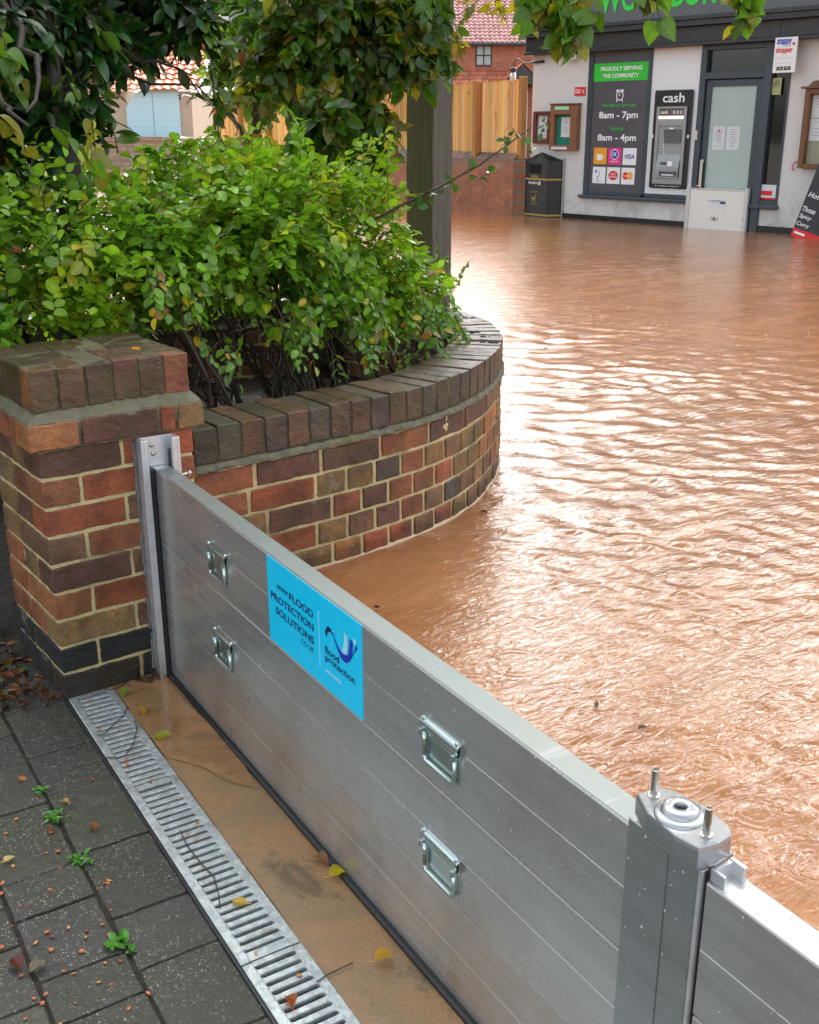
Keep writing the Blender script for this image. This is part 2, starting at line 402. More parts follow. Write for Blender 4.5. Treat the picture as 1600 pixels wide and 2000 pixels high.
mo = MB(); prof = [(.012, .522), (-.006, .525), (-.011, .529), (-.010, .537), (-.002, .545), (.012, .548), (.2, .548), (.215, .53), (.2, .52)]
P = np.array([[[*cvp(s, o), z] for o, z in prof] for s in np.linspace(0, SEND, 700)]); P = P + vn3(P, 50, 2) * .004 + vn3(P, 110, 8) * .002
mo.grid(P, (.4, .4, .3)); mo.build('mortar_band', M_MOG, pw, M=INV)
sm = MB(); P = np.array([[[*cvp(s, o), z] for o, z in ((.003, .150), (-.004, .153), (-.0035, .158 + .002 * vn(np.array([[s * 30, 0, 0]]))[0]), (.003, .164 + .004 * vn(np.array([[s * 9, 1, 0]]))[0]))] for s in np.linspace(0, 3.4, 500)]); sm.grid(P); sm.build('silt_line', simple('silt_foam', (.50, .36, .22), .5, vs=40), pw, M=INV)
s = 0.0
while s < SEND:
    L = .069; j = random.uniform(-.0015, .0015); dz = random.uniform(-.003, .003)
    q = [cvp(s + .003, -.002 + j), cvp(s + L, -.002 + j), cvp(s + L * .995, .195 + j), cvp(s + .004, .195 + j)]
    c = jit(pick(MIXC if s > .4 else {'cap': 2, 'dark': 2, 'caplt': 2}), .2)
    hexa(cap, q, .549, .648 + dz, c, r=.0035, step=.016 if s < 3.2 else .05, amp=.0018, seed=int(s * 100))
    s += L + .0055
cap.build('coping', M_CAP, pw, M=INV)
mo = MB()
P = np.array([[[*cvp(s, o), z] for o, z in ((.002, .545), (.002, .643), (.19, .644), (.19, .545))] for s in np.linspace(0, SEND, 500)]); P = P + vn3(P, 60, 2) * .002
mo.grid(P, (.1, .1, .07)); mo.build('coping_mortar', m_mortar('mortar_dark', (.10, .085, .05), (.03, .03, .02)), pw, M=INV)
# moss tufts on the far coping (patches of tiny blades / cushions)
mb = MB(); rs = np.random.RandomState(4)
for i in range(26):
    s = rs.uniform(1.6, 3.1); o = rs.uniform(.03, .17); p = cvp(s, o); ln = rs.uniform(.012, .05); a = cvp(s, o + .05) - p; a /= np.linalg.norm(a)
    for j in range(7):
        q = p + a * rs.uniform(-ln, ln); r_ = rs.uniform(.004, .009)
        mb.lathe([(.0001, r_ * .8), (r_ * .6, r_ * .6), (r_, 0), (r_ * .9, -.006)], 7, Matrix.Translation((q[0], q[1], .648)), (.02, .018, .01))
mb.build('moss', simple('moss_dark', (.022, .02, .010), .5, bump=.6, bs=300), pw, M=INV)
# ---------------------------------------------------------------- ground
PH = -.0872; DX, DY = math.sin(PH), -math.cos(PH); BANG = math.atan2(DY, DX)
BO = Vector((.2835, 0, 0))                                  # barrier origin at the pier face
def bl(s, y, z=0): return (BO.x + DX * s - DY * y, BO.y + DY * s + DX * y, z)
FRM = Matrix.Translation(BO) @ Matrix.Rotation(BANG, 4, 'Z')
def gf(s, y): p = bl(s, y); return (p[0], p[1])
# paving blocks; local frame of the drain (s toward the camera, y to the right)
n = NT('paving_block'); c = n.attr('Col')
base = n.mix(n.noise(5, 5, .6), (.024, .024, .021), (.052, .050, .044))
base = n.mix(n.ramp(n.noise(2.3, 4, .6), [(.45, 0), (.62, .6)]), base, (.034, .040, .018))
sp = n.math('MAXIMUM', n.math('MULTIPLY', n.ramp(n.voro(230), [(.22, 1), (.34, 0)]), n.ramp(n.noise(95, 2, .5), [(.52, 0), (.58, 1)])), n.math('MULTIPLY', n.ramp(n.voro(120), [(.16, 1), (.22, 0)]), n.ramp(n.noise(50, 2, .5), [(.50, 0), (.55, 1)])))
spc = n.mix(n.noise(310, 1), (.20, .17, .10), (.55, .52, .43))
sp = n.math('MULTIPLY', sp, n.ramp(n.noise(7, 5, .7), [(.36, .15), (.6, 1)]))
base = n.mix(sp, n.mix(1, base, c, 'MULTIPLY'), spc)
h = n.math('ADD', n.noise(260, 4, .7), n.math('MULTIPLY', n.noise(40, 3), .7))
M_PAV = n.P(Base_Color=base, Roughness=n.ramp(n.noise(6, 5, .65), [(.38, .16), (.62, .5)]), Normal=n.bump(h, .6, .004))
mb = MB(); rs = np.random.RandomState(2)
c1 = [.0, .012, .25, .43, .678, .905, .99 + .07, 1.275, 1.45, 1.69, 1.9]; c2 = [-.1, .1, .27, .455, .70, .82, 1.0, 1.115, 1.36, 1.6, 1.9]
colw = .158; yd = -.279
for j in range(16):
    y1 = yd - .004 - colw * j; y0 = y1 - colw + .006
    if j == 0: ed = [-.35, -.14, ] + c1[1:]
    elif j == 1: ed = [-.5, -.25, -.05, .12] + c2[2:]
    else:
        ed = [-.9 + rs.uniform(0, .2)]
        while ed[-1] < 2.2: ed.append(ed[-1] + rs.choice([.118, .16, .178, .236]))
    if j >= 3: ed = [e_ for e_ in ed]
    for a, b in zip(ed[:-1], ed[1:]):
        if b - a < .02: continue
        g = .0020
        sk = -.012 * 0
        dz = rs.uniform(-.0025, .0015)
        hexa(mb, [(a + g, y0), (b - g, y0), (b - g, y1), (a + g, y1)], -.05, dz, (np.ones(3) * rs.uniform(.8, 1.25)) * np.array([1, rs.uniform(.95, 1.03), rs.uniform(.9, 1.05)]), r=.005, step=.03 if j < 5 else .06, amp=.0012, seed=j)
o = mb.build('paving', M_PAV, M=FRM); struct(o)
# joint sand / earth under everything on the property side
n = NT('earth'); M_EA = n.P(Base_Color=n.mix(n.ramp(n.noise(30, 5, .6), [(.3, 0), (.7, 1)]), (.010, .008, .005), (.05, .036, .02)), Roughness=.75, Normal=n.bump(n.noise(60, 6, .7), 1, .02))
mb = MB(); g = np.linspace(-1.2, 2.3, 120); h = np.linspace(-3.2, -.14, 100)
P = np.array([[[*gf(a, b), -.0055] for b in h] for a in g]); P[..., 2] += vn(P * 1.0, 40) * .002
mb.grid(P); struct(mb.build('ground', M_EA))
# concrete strip between grating and barrier, with a film of silty water
n = NT('silty_concrete')
cc = n.mix(n.noise(60, 5, .7), (.20, .125, .058), (.30, .205, .11))
wet = n.ramp(n.noise(5.0, 5, .6, dist=.8), [(.42, 0), (.6, 1)])
cc = n.mix(n.math('MULTIPLY', wet, .8), cc, (.34, .185, .08))
cc = n.mix(n.ramp(n.noise(3.2, 5, .65, vec=n.map((1.4, 1, 1)), dist=1.5), [(.57, 0), (.66, .75)]), cc, (.09, .072, .04))
cc = n.mix(n.ramp(n.noise(420, 2), [(.66, 0), (.72, .7)]), cc, (.6, .5, .38))
cc = n.mix(n.ramp(n.noise(350, 2), [(.3, .6), (.38, 0)]), cc, (.05, .03, .015))
sk_ = n.math('MULTIPLY', n.ramp(n.voro(190), [(.15, 1), (.24, 0)]), n.ramp(n.noise(60, 2), [(.48, 0), (.56, .8)])); cc = n.mix(sk_, cc, n.mix(n.noise(240, 1), (.06, .045, .03), (.55, .47, .36)))
M_SC = n.P(Base_Color=cc, Roughness=n.ramp(n.noise(4, 4), [(.4, .18), (.6, .5)]), Normal=n.bump(n.noise(160, 5, .65), .35, .004))
mb = MB(); P = np.array([[[*gf(a, b), .0] for b in np.linspace(-.163, .06, 24)] for a in np.linspace(-.03, 2.3, 200)]); P[..., 2] += vn(P, 9) * .0015
mb.grid(P); struct(mb.build('concrete_strip', M_SC))
n = NT('muddy_puddle')
cc = n.mix(n.noise(6, 5, .6, dist=1), (.32, .175, .075), (.42, .24, .115))
M_PU = n.P(Base_Color=cc, Roughness=.06, IOR=1.45, Normal=n.bump(n.noise(25, 3), .05, .003))
tr = n.n('BsdfTransparent'); mx = n.n('MixShader'); n.set(mx.inputs[0], n.ramp(n.noise(7, 5, .6, dist=1.2), [(.34, .35), (.58, .93)])); n.t.links.new(tr.outputs[0], mx.inputs[1]); n.t.links.new(n.b.outputs[0], mx.inputs[2]); n.t.links.new(mx.outputs[0], n.o.inputs[0])
mb = MB(); ts = np.linspace(.004, .66, 90); rows = []
for t in ts:
    hi = -.014 - .01 * math.sin(t * 11) if t > .03 else -.02
    lo = -.272 if t < .022 else (-.157 if t < .40 else -.157 + (t - .40) / .26 * .125 + .006 * math.sin(t * 40))
    rows.append([[*gf(t, lo + (hi - lo) * u), .0032] for u in np.linspace(0, 1, 14)])
mb.grid(np.array(rows), flip=True); struct(mb.build('puddle', M_PU))

# ---------------------------------------------------------------- drainage channel with slotted gratings
n = NT('galvanised_steel')
gc = n.mix(n.ramp(n.voro(95, out=1), [(.3, 0), (.7, 1)]), (.36, .40, .40), (.50, .55, .54)); gc = n.mix(n.ramp(n.noise(25, 5, .65), [(.55, 0), (.68, .55)]), gc, (.30, .25, .18))
gc = n.mix(n.ramp(n.noise(250, 2), [(.66, 0), (.72, .6)]), gc, (.8, .78, .7))
M_GA = n.P(Base_Color=gc, Metallic=.55, Roughness=n.ramp(n.noise(30, 4), [(.3, .32), (.7, .58)]), Normal=n.bump(n.noise(120, 4), .25, .003))
M_DK = simple('dark_plastic', (.010, .011, .014), .4, bump=.2)
dr = thing('drainage_channel', 'slotted galvanised drain channel running past the foot of the brick pier', 'drain', bl(.02, -.22, 0), BANG)
ya, yb = -.277 + .22, -.160 + .22
def slotgrate(name, s0, s1, label=None):
    """plate with rounded slots, built as bars and rails with radiused corners"""
    mb = MB(); pitch = .0236; m = .02; y0, y1 = ya + .019, yb - .019; z = .0035
    mb.box(s0, s1, ya, y0, -.018, z, bev=.0015); mb.box(s0, s1, y1, yb, -.018, z, bev=.0015)
    n_ = int((s1 - s0 - .008) / pitch); off = ((s1 - s0) - n_ * pitch) / 2; sw = .0088
    mb.box(s0, s0 + off + (pitch - sw) / 2, y0, y1, -.016, z - .0002)
    for i in range(n_ - 1):
        a = s0 + off + pitch * i + (pitch + sw) / 2; b = a + pitch - sw
        t = np.linspace(0, math.pi, 9); w2 = (b - a) / 2
        # bar with convex top and fillets into the rails
        yy = np.concatenate([y0 - .0005 + np.array([0, .001, .0025, .0045]), np.linspace(y0 + .012, y1 - .012, 5), y1 + .0005 - np.array([.0045, .0025, .001, 0])])
        wd = np.concatenate([[w2 + sw / 2, w2 + sw * .33, w2 + sw * .1, w2], [w2] * 5, [w2, w2 + sw * .1, w2 + sw * .33, w2 + sw / 2]])
        P = np.array([[[(a + b) / 2 - math.cos(tt) * wd[k], yk, -.006 + (z - .0003 + .006) * min(1, math.sin(tt) * 2.2)] for tt in t] for k, yk in enumerate(yy)])
        mb.grid(P)
        mb.box(a, b, y0, y1, -.016, -.006)
    mb.box(s1 - off - (pitch - sw) / 2, s1, y0, y1, -.016, z - .0002)
    o = mb.build(name, M_GA, dr)
    if label: o['label'] = label
slotgrate('grating', .0, .483); slotgrate('grating', .487, 1.13); slotgrate('grating', 1.134, 1.78)
mb = MB(); mb.box(-.0, 2.2, ya - .007, ya - .0015, -.06, .0015, bev=.001); mb.box(-.0, 2.2, yb + .0015, yb + .004, -.06, .0005, bev=.001); mb.box(0, 2.2, ya, yb, -.09, -.085)
mb.build('channel_edge', M_DK, dr)

# ---------------------------------------------------------------- aluminium flood barrier
def m_alu(name, col=(.50, .51, .51), rough=.30, drops=True, streak=1.0):
    n = NT(name); v = n.map((.8, 1, 38)); st = n.noise(1.0, 5, .6, vec=v)
    v2 = n.map((.6, 1, 260)); st2 = n.noise(1.0, 3, .6, vec=v2)
    c = n.mix(n.ramp(st, [(.3, 0), (.7, 1)]), [x * .90 for x in col], [min(1, x * 1.05) for x in col])
    c = n.mix(n.ramp(n.noise(2.2, 5, .65), [(.5, 0), (.72, .35)]), c, (.30, .26, .20))
    zp = n.n('SeparateXYZ', Vector=n.n('NewGeometry').outputs['Position']).outputs[2]; lowm = n.ramp(zp, [(.02, 1), (.30, .12)])
    c = n.mix(n.math('MULTIPLY', n.ramp(n.voro(75), [(.05, 1), (.10, 0)]), n.math('MULTIPLY', lowm, n.ramp(n.noise(14, 3), [(.45, 0), (.6, .9)]))), c, (.07, .045, .03))
    c = n.mix(n.math('MULTIPLY', lowm, n.ramp(n.noise(4, 5, .65, vec=n.map((1, 1, .5))), [(.40, 0), (.66, .55)])), c, (.30, .22, .15))
    c = n.mix(n.ramp(n.noise(1.0, 4, .6, vec=n.map((14, 1, 1.6), rot=(0, R(12), 0))), [(.60, 0), (.64, .10), (.68, 0)]), c, (.8, .8, .8))
    r = n.math('ADD', n.math('MULTIPLY', n.ramp(st, [(.3, 0), (.7, 1)]), .12 * streak), n.math('ADD', n.math('MULTIPLY', n.noise(5, 4, .6), .16), rough - .12))
    nr = n.bump(st2, .006 * streak, .001)
    if drops:
        for sc_, th in ((120, .62), (55, .60)):
            d = n.voro(sc_, vec=n.map((1, 1, .62))); dm = n.ramp(d, [(.0, 1), (.20, .7), (.27, 0)])
            dm = n.math('MULTIPLY', dm, n.ramp(n.noise(sc_ * .33, 2, .5), [(th - .04, 0), (th + .02, 1)]))
            dm = n.math('MULTIPLY', dm, n.ramp(n.noise(3.5, 3), [(.42, .1), (.6, 1)]))
            nr = n.bump(dm, .35, .0012, nr); r = n.math('SUBTRACT', r, n.math('MULTIPLY', dm, .22), clamp=True)
    return n.P(Base_Color=c, Metallic=.72, Roughness=r, Normal=nr)
M_AL = m_alu('aluminium_wet'); M_ALD = m_alu('aluminium_board', (.54, .55, .54), .27); M_ALP = m_alu('aluminium_post', (.36, .39, .39), .28)
M_ALW = m_alu('aluminium_bright', (.72, .74, .76), .38, False)
M_ZN = simple('zinc_plate', (.50, .60, .58), .22, .9, .15, 30); M_RUB = simple('rubber', (.012, .012, .013), .45)
M_ST = simple('stainless_steel', (.55, .53, .48), .25, 1.0, .1, 40)
M_TOP = m_alu('aluminium_top', (.22, .25, .245), .5, False)
def board(mb, s0, s1, z0, z1, th=.045):
    """extruded hollow beam: near face split by fine V grooves, tongue on top"""
    zs = [z0]; prof = []
    gz = [z0 + (z1 - z0) * f for f in (.5,)]
    pr = [(.0007, z0), (0, z0 + .0007)]
    for g_ in gz: pr += [(0, g_ - .0007), (.0004, g_), (0, g_ + .0007)]
    pr += [(0, z1 - .004), (.0012, z1 - .0012), (.004, z1), (th - .004, z1), (th - .0012, z1 - .0012), (th, z1 - .004), (th, z0), (.0012, z0)]
    xs = np.linspace(s0, s1, 12)
    mb.grid(np.array([[[x, y, z] for y, z in pr] for x in xs]))
    for x, f in ((s0, 1), (s1, 0)): mb.box(x - .0005, x + .0005, .001, th - .001, z0 + .001, z1 - .001)
def handle(par, s, z, name='handle'):
    """folding chest handle: folded backing plate with curled top and a wire bail hanging from it"""
    w_ = .108; h_ = .062
    mb = MB()
    mb.box(s, s + w_, -.0025, .0, z - .018, z + .014, bev=.001); mb.box(s + .004, s + w_ - .004, -.0015, .0, z - h_ - .002, z - .018, bev=.0006)
    P = []
    for x in np.linspace(s - .001, s + w_ + .001, 5):
        P.append([[x, -.002 - .0075 * math.sin(t), z + .001 - .011 * math.cos(t)] for t in np.linspace(-.2, math.pi + .1, 12)])
    mb.grid(np.array(P))
    for x in (s + .006, s + w_ - .006):
        mb.lathe([(0, .0045), (.0032, .0035), (.0045, 0), (.0045, -.002)], 10, Matrix.Translation((x, -.004, z + .011)) @ Matrix.Rotation(R(90), 4, 'X'))
        mb.tube([(x, -.012, z - .016), (x, -.012, z - .006)], .0042, 8)
    h = mb.build(name, M_ZN, par, smooth=False)
    mb = MB(); zb = z - h_; r = .008
    pts = [(s + .010, -.0068, z - .010), (s + .010, -.0068, zb + r)]
    for t in np.linspace(math.pi, 1.5 * math.pi, 5): pts.append((s + .010 + r + r * math.cos(t), -.0068, zb + r + r * math.sin(t)))
    for t in np.linspace(1.5 * math.pi, 2 * math.pi, 5): pts.append((s + w_ - .010 - r + r * math.cos(t), -.0068, zb + r + r * math.sin(t)))
    pts.append((s + w_ - .010, -.0068, z - .010)); mb.tube(pts, .0036, 10)
    mb.build('bail', M_ZN, h, smooth=True)
fb = thing('flood_barrier', 'long aluminium flood barrier of stacked boards with a cyan sticker and four handles', 'flood barrier', bl(.03, 0, 0), BANG)
OF = Matrix.Translation((-.03, 0, 0))
for z0, z1 in ((.012, .2), (.2004, .3935), (.3965, .589)):
    mb = MB(); board(mb, .012, 1.80, z0, z1); bd = mb.build('board', [M_ALD], fb, M=OF)
mb = MB(); mb.box(.046, 1.7985, .0015, .0435, .5886, .5896, bev=.0004); tp = mb.build('top_face', M_TOP, bd)
mb = MB(); mb.box(.03, 1.80, -.012, .04, -.004, .0125, bev=.004); mb.build('bottom_seal', M_RUB, fb, M=OF)
for s_, z_ in ((.392, .497), (.395, .281), (1.321, .497), (1.323, .283)):
    g = MB(); handle(fb, s_ - .03, z_)
# sticker
def tmesh(name, s, mat, par, M, width=None, height=None, bold=0.0, align='LEFT', res=3, space=1.0, shear=0.0, ext=0.0):
    cu_ = bpy.data.curves.new(name, 'FONT'); cu_.body = s; cu_.size = 1; cu_.offset = bold; cu_.resolution_u = res; cu_.fill_mode = 'FRONT' if ext == 0 else 'BOTH'; cu_.extrude = ext; cu_.space_character = space; cu_.shear = shear
    to = bpy.data.objects.new(name, cu_); me = bpy.data.meshes.new_from_object(to); bpy.data.objects.remove(to); bpy.data.curves.remove(cu_)
    n_ = len(me.vertices); co = np.zeros(n_ * 3); me.vertices.foreach_get('co', co); co = co.reshape(-1, 3)
    mn, mx_ = co.min(0), co.max(0); k = 1.0
    sx = width / (mx_[0] - mn[0]) if width else None; sy = height / (mx_[1] - mn[1]) if height else None
    sx = sx or sy; sy = sy or sx
    co[:, 0] = (co[:, 0] - {'LEFT': mn[0], 'CENTER': (mn[0] + mx_[0]) / 2, 'RIGHT': mx_[0]}[align]) * sx; co[:, 1] = (co[:, 1] - mn[1]) * sy
    me.vertices.foreach_set('co', co.ravel()); me.materials.clear(); me.materials.append(mat); me.name = name
    o = bpy.data.objects.new(name, me); COL.objects.link(o); o.parent = par; o.matrix_local = M @ Matrix.Rotation(R(90), 4, 'X'); return o
def flat(name, col, rough=.5): 
    n = NT(name); return n.P(Base_Color=n.mix(n.noise(30, 3), [v * .94 for v in col], [min(1, v * 1.05) for v in col]), Roughness=rough)
n = NT('cyan_vinyl'); M_CY = n.P(Base_Color=n.mix(n.ramp(n.noise(160, 2), [(.68, 0), (.73, .5)]), (.0, .60, .92), (.4, .9, 1.0)), Roughness=.28)
M_NAVY = flat('navy_ink', (.004, .010, .10)); M_BLUE = flat('blue_ink', (.005, .03, .42)); M_WHITE = flat('white_ink', (.8, .82, .84)); M_PALE = flat('pale_ink', (.35, .72, .85))
stk = MB(); stk.box(.716, 1.115, -.0012, -.0001, .396, .586); stk = stk.build('sticker', M_CY, fb, M=OF)
def T(s, x, z, w_=None, h=None, mat=M_NAVY, **k): return tmesh('lettering', s, mat, stk, Matrix.Translation((x, -.0018, z)), w_, h, **k)
T('www.', .762, .527, .055, .011); T('FLOOD', .820, .523, .105, .0165, bold=.02)
T('PROTECTION', .731, .4955, .194, .0165, bold=.02); T('SOLUTIONS', .752, .4675, .173, .0165, bold=.02); T('.CO.UK', .864, .4485, .06, .0115)
mb = MB(); mb.box(.947, .949, -.0018, -.0013, .432, .547); mb.build('divider', M_PALE, stk)
T('flood', .970, .472, .058, .0165, bold=.015); T('protection', .971, .4515, .117, .019, bold=.015); T('solutions', .971, .433, .063, .008, M_WHITE)
def blade(pts_a, pts_b, mat, y=-.0018):
    mb = MB(); A_ = np.array(pts_a); B_ = np.array(pts_b); P = np.array([[[a[0], y, a[1]], [b[0], y, b[1]]] for a, b in zip(A_, B_)]); mb.grid(P); mb.build('emblem', mat, stk)
def bez(p0, p1, p2, n_=14): t = np.linspace(0, 1, n_)[:, None]; return (1 - t) ** 2 * np.array(p0) + 2 * t * (1 - t) * np.array(p1) + t * t * np.array(p2)
blade(bez((.973, .516), (.985, .548), (1.012, .520)), bez((.978, .506), (.988, .535), (1.012, .518)), M_NAVY)
blade(bez((1.005, .528), (1.045, .470), (1.100, .535)), bez((1.005, .524), (1.055, .440), (1.094, .540)), M_BLUE, -.0020)
blade(bez((1.032, .513), (1.048, .495), (1.052, .548)), bez((1.040, .505), (1.066, .490), (1.064, .543)), M_PALE, -.0022)
blade(bez((1.046, .508), (1.068, .488), (1.072, .543)), bez((1.055, .500), (1.083, .490), (1.082, .540)), M_BLUE, -.0024)
mb = MB(); mb.prism([(1.090 + .006 * math.cos(t), -.544 + .006 * math.sin(t)) for t in np.linspace(0, 6.2, 14)], .0018, .002, M=Matrix.Rotation(R(90), 4, 'X') @ Matrix.Scale(-1, 4, (0, 1, 0))); mb.build('emblem', M_PALE, stk)
# side channel fixed to the pier
ch = thing('wall_channel', 'tall pale metal side channel screwed to the brick pier face', 'channel', bl(0, 0, 0), BANG)
mb = MB(); zt = .668
mb.box(.002, .044, -.034, -.026, 0, zt, bev=.001); mb.box(.002, .008, -.026, .062, 0, zt); mb.box(.036, .044, -.026, -.016, 0, zt, bev=.001)
mb.box(.002, .050, .058, .066, 0, zt, bev=.001); mb.box(.036, .050, .046, .058, 0, zt, bev=.001)
mb.build('channel', M_ALW, ch)
mb = MB(); mb.box(.009, .042, -.0155, -.002, .002, .592, bev=.003); mb.box(.009, .034, .0455, .0575, .002, .63, bev=.002); mb.build('rubber_gasket', M_RUB, ch)
for y_, z_ in ((.005, .645), (.008, .622)):
    mb = MB(); mb.lathe([(0, .004), (.003, .0042), (.006, .002), (.0065, 0)], 12, Matrix.Translation((.008, y_, z_)) @ Matrix.Rotation(R(90), 4, 'Y')); mb.build('screw', M_ST, ch, smooth=True)
mb = MB(); mb.tube([(.046, .062, .565), (.046, .085, .568)], .003, 8); mb.lathe([(0, .003), (.006, .002), (.0065, -.002), (0, -.003)], 10, Matrix.Translation((.046, .088, .568)) @ Matrix.Rotation(R(90), 4, 'X')); mb.build('clamp_screw', M_ALW, ch, smooth=True)
mb = MB(); zz = np.linspace(0.02, .66, 70); pts = np.stack([np.full(70, .002), np.full(70, -.038), zz], 1); pts += vn3(pts, 60, 5) * .003; mb.tube(pts, .005 + .003 * vn(pts, 70, 3), 7); mb.build('mastic_bead', simple('grey_mastic', (.13, .13, .13), .6, bump=.4), ch)
# centre post
cp = thing('barrier_post', 'square aluminium centre post capped by a clamp plate with two studs and a washer', 'post', bl(1.86, .02, 0), BANG)
OP = Matrix.Translation((-1.86, -.02, 0))
mb = MB(); mb.box(1.800, 1.9185, -.0045, .055, -.3, .602, bev=.0015); mb.box(1.845, 1.872, -.0062, -.0046, -.3, .601, bev=.0006); mb.build('post_body', M_ALP, cp, M=OP)
mb = MB(); mb.box(1.9185, 1.9245, -.0045, .006, -.3, .602, bev=.001); mb.build('edge_strip', M_ALW, cp, M=OP)
mb = MB(); mb.box(1.9248, 1.9275, .000, .006, -.3, .6, bev=.001); mb.build('rubber_gasket', M_RUB, cp, M=OP)
pl = [(1.808, -.001), (1.842, -.017), (1.895, -.022), (1.926, -.016), (1.931, .010), (1.928, .034), (1.915, .046), (1.87, .050), (1.83, .044), (1.809, .032)]
mb = MB(); ctr = np.array(pl).mean(0)
def inset(p, k): return [tuple(ctr + (np.array(q) - ctr) * k) for q in p]
rings = [(1.0, .610), (1.01, .612), (1.01, .6335), (.985, .638), (.955, .6395), (.02, .6395)]
P = np.array([[[*q, z] for q in (inset(pl, k) + [inset(pl, k)[0]])] for k, z in rings]); mb.grid(P); P0_ = P[0]; mb.prism([tuple(v[:2]) for v in P0_[:-1]], .609, .6101)
M_CL = m_alu('cast_aluminium', (.36, .38, .39), .30, True, .3)
mb.build('clamp_plate', M_CL, cp, M=OP)
mb = MB(); mb.lathe([(.0075, .6445), (.0078, .6508), (.0090, .6520), (.0150, .6525), (.0205, .6508), (.0228, .6470), (.0232, .6450), (.0250, .6442), (.0290, .6432), (.0308, .6412), (.0312, .6385)], 36, Matrix.Translation((1.868, .012, 0))); ws = mb.build('washer', M_CL, cp, M=OP, smooth=True); mb = MB(); mb.lathe([(.0074, .6446), (.0, .6440)], 6, Matrix.Translation((1.868, .012, 0)), (.05, .04, .03)); mb.build('hex_socket', simple('socket_dark', (.05, .04, .032), .5), ws)
for x_, y_ in ((1.823, .013), (1.913, .009)):
    mb = MB(); mb.lathe([(.0075, .639), (.0075, .6415), (.005, .642), (.0048, .672), (.0048, .676), (.0042, .677), (.003, .677), (.003, .673), (0, .673)], 14, Matrix.Translation((x_, y_, 0))); mb.build('stud', M_ST, cp, M=OP, smooth=False)
rsd = np.random.RandomState(8)
def droplets(par, OM, s0, s1, z0, z1, y, N, k=1.0):
    mb = MB()
    for i in range(N):
        s_, z_ = rsd.uniform(s0, s1), z1 - (z1 - z0) * rsd.uniform() ** 1.4; r_ = (.0005 + .0014 * rsd.uniform() ** 4) * k
        if .70 < s_ < 1.13 and y > -.002 and z_ > .39: yy_ = y - .0012
        else: yy_ = y
        mb.lathe([(0, r_ * .55), (r_ * .5, r_ * .48), (r_ * .85, r_ * .25), (r_, 0)], 8, Matrix.Translation((s_, yy_, z_)) @ Matrix.Rotation(R(90), 4, 'X') @ Matrix.Diagonal((1, rsd.uniform(1, 1.7), 1, 1)))
    o = mb.build('water_droplets', M_DROP, par, smooth=True, M=OM); o['kind'] = 'stuff'
M_DROP = simple('water_drop', (.42, .44, .44), .16, .6, .05, 20)
droplets(fb, OF, .05, 1.79, .12, .583, -.0001, 650); droplets(cp, OP, 1.805, 1.915, .2, .595, -.0046, 60, 1.25); 
# second run of barrier beyond the post
fb2 = thing('flood_barrier', 'flood barrier boards continuing past the clamp post out of frame, no sticker', 'flood barrier', bl(1.93, 0, 0), BANG)
O2 = Matrix.Translation((-1.93, 0, 0))
for z0, z1 in ((.012, .2), (.2004, .3935), (.3965, .589)):
    mb = MB(); board(mb, 1.929, 3.9, z0, z1); mb.build('board', [M_ALD], fb2, M=O2)
mb = MB(); mb.box(1.929, 1.950, .004, .008, .590, .6065, bev=.001); mb.box(1.929, 1.952, .034, .040, .588, .6085, bev=.001); mb.box(1.929, 1.935, .006, .036, .588, .6065); mb.build('end_bracket', M_ALW, fb2, M=O2)
mb = MB(); mb.box(1.93, 3.9, -.012, .04, -.004, .0125, bev=.004); mb.build('bottom_seal', M_RUB, fb2, M=O2)
droplets(fb2, O2, 1.94, 2.6, .2, .583, -.0001, 110)
# ---------------------------------------------------------------- floodwater (flat sheet with real wind ripples, swirls and raindrop rings)
WZ = .155
def water_h(X, Y):
    rs = np.random.RandomState(11); H = np.zeros_like(X)
    # patchy energy: calm in the lee of wall and barrier
    Pn = np.stack([X, Y, np.zeros_like(X)], -1)
    sdist = (X - BO.x) * (-DY) + (Y - BO.y) * DX          # distance from the barrier
    mask = .55 + .45 * vn(Pn, .8, 3) + .25 * vn(Pn, 2.2, 9)
    lee = np.clip((X - .95) / .9, 0, 1) * .85 + .15
    lee = np.where(Y < -.9, np.maximum(lee, np.clip((-.9 - Y) / .6, 0, 1) * .8), lee)
    mask = np.clip(mask, .12, 1.2) * lee
    rip = 1.0
    wx = .05 * vn(Pn, 3.1, 21) + .12 * vn(Pn, .9, 22); wy = .05 * vn(Pn, 3.1, 31) + .12 * vn(Pn, .9, 32)
    Xw, Yw = X + wx, Y + wy
    for i in range(100):
        k = 2 * math.pi / (.022 * (11 ** rs.uniform(0, 1)))
        th = R(205) + rs.normal(0, .75); a = .050 / k ** 1.02 * rs.uniform(.4, 1.2)
        ph = rs.uniform(0, 6.28)
        # fade frequencies the far grid cannot carry
        rr = np.hypot(X + .78, Y + 2.56); f = np.clip(1.6 - k * rr * .0042 / 1.1, 0, 1)
        H += a * f * np.sin(k * (math.cos(th) * Xw + math.sin(th) * Yw) + ph)
    H *= mask
    return H
def rings(X, Y, H):
    rs = np.random.RandomState(5)
    for i in range(620):
        d = rs.uniform(.0, 1) ** .8 * 4.6 + 1.4; a = rs.uniform(-.05, 1.05)
        cx, cy = -.78 + d * math.sin(a + .35), -2.56 + d * math.cos(a + .35)
        R_ = rs.uniform(.015, .085); k = 2 * math.pi / rs.uniform(.013, .021)
        i0 = (abs(X - cx) < R_ + .02) & (abs(Y - cy) < R_ + .02)
        if not i0.any(): continue
        r = np.hypot(X[i0] - cx, Y[i0] - cy)
        env = np.exp(-((r - R_ * .72) / (R_ * .30)) ** 2)
        H[i0] += .0016 * env * np.sin(k * r) * (.03 / (R_ + .012)) ** .5
    return H
nr, na = 1150, 720
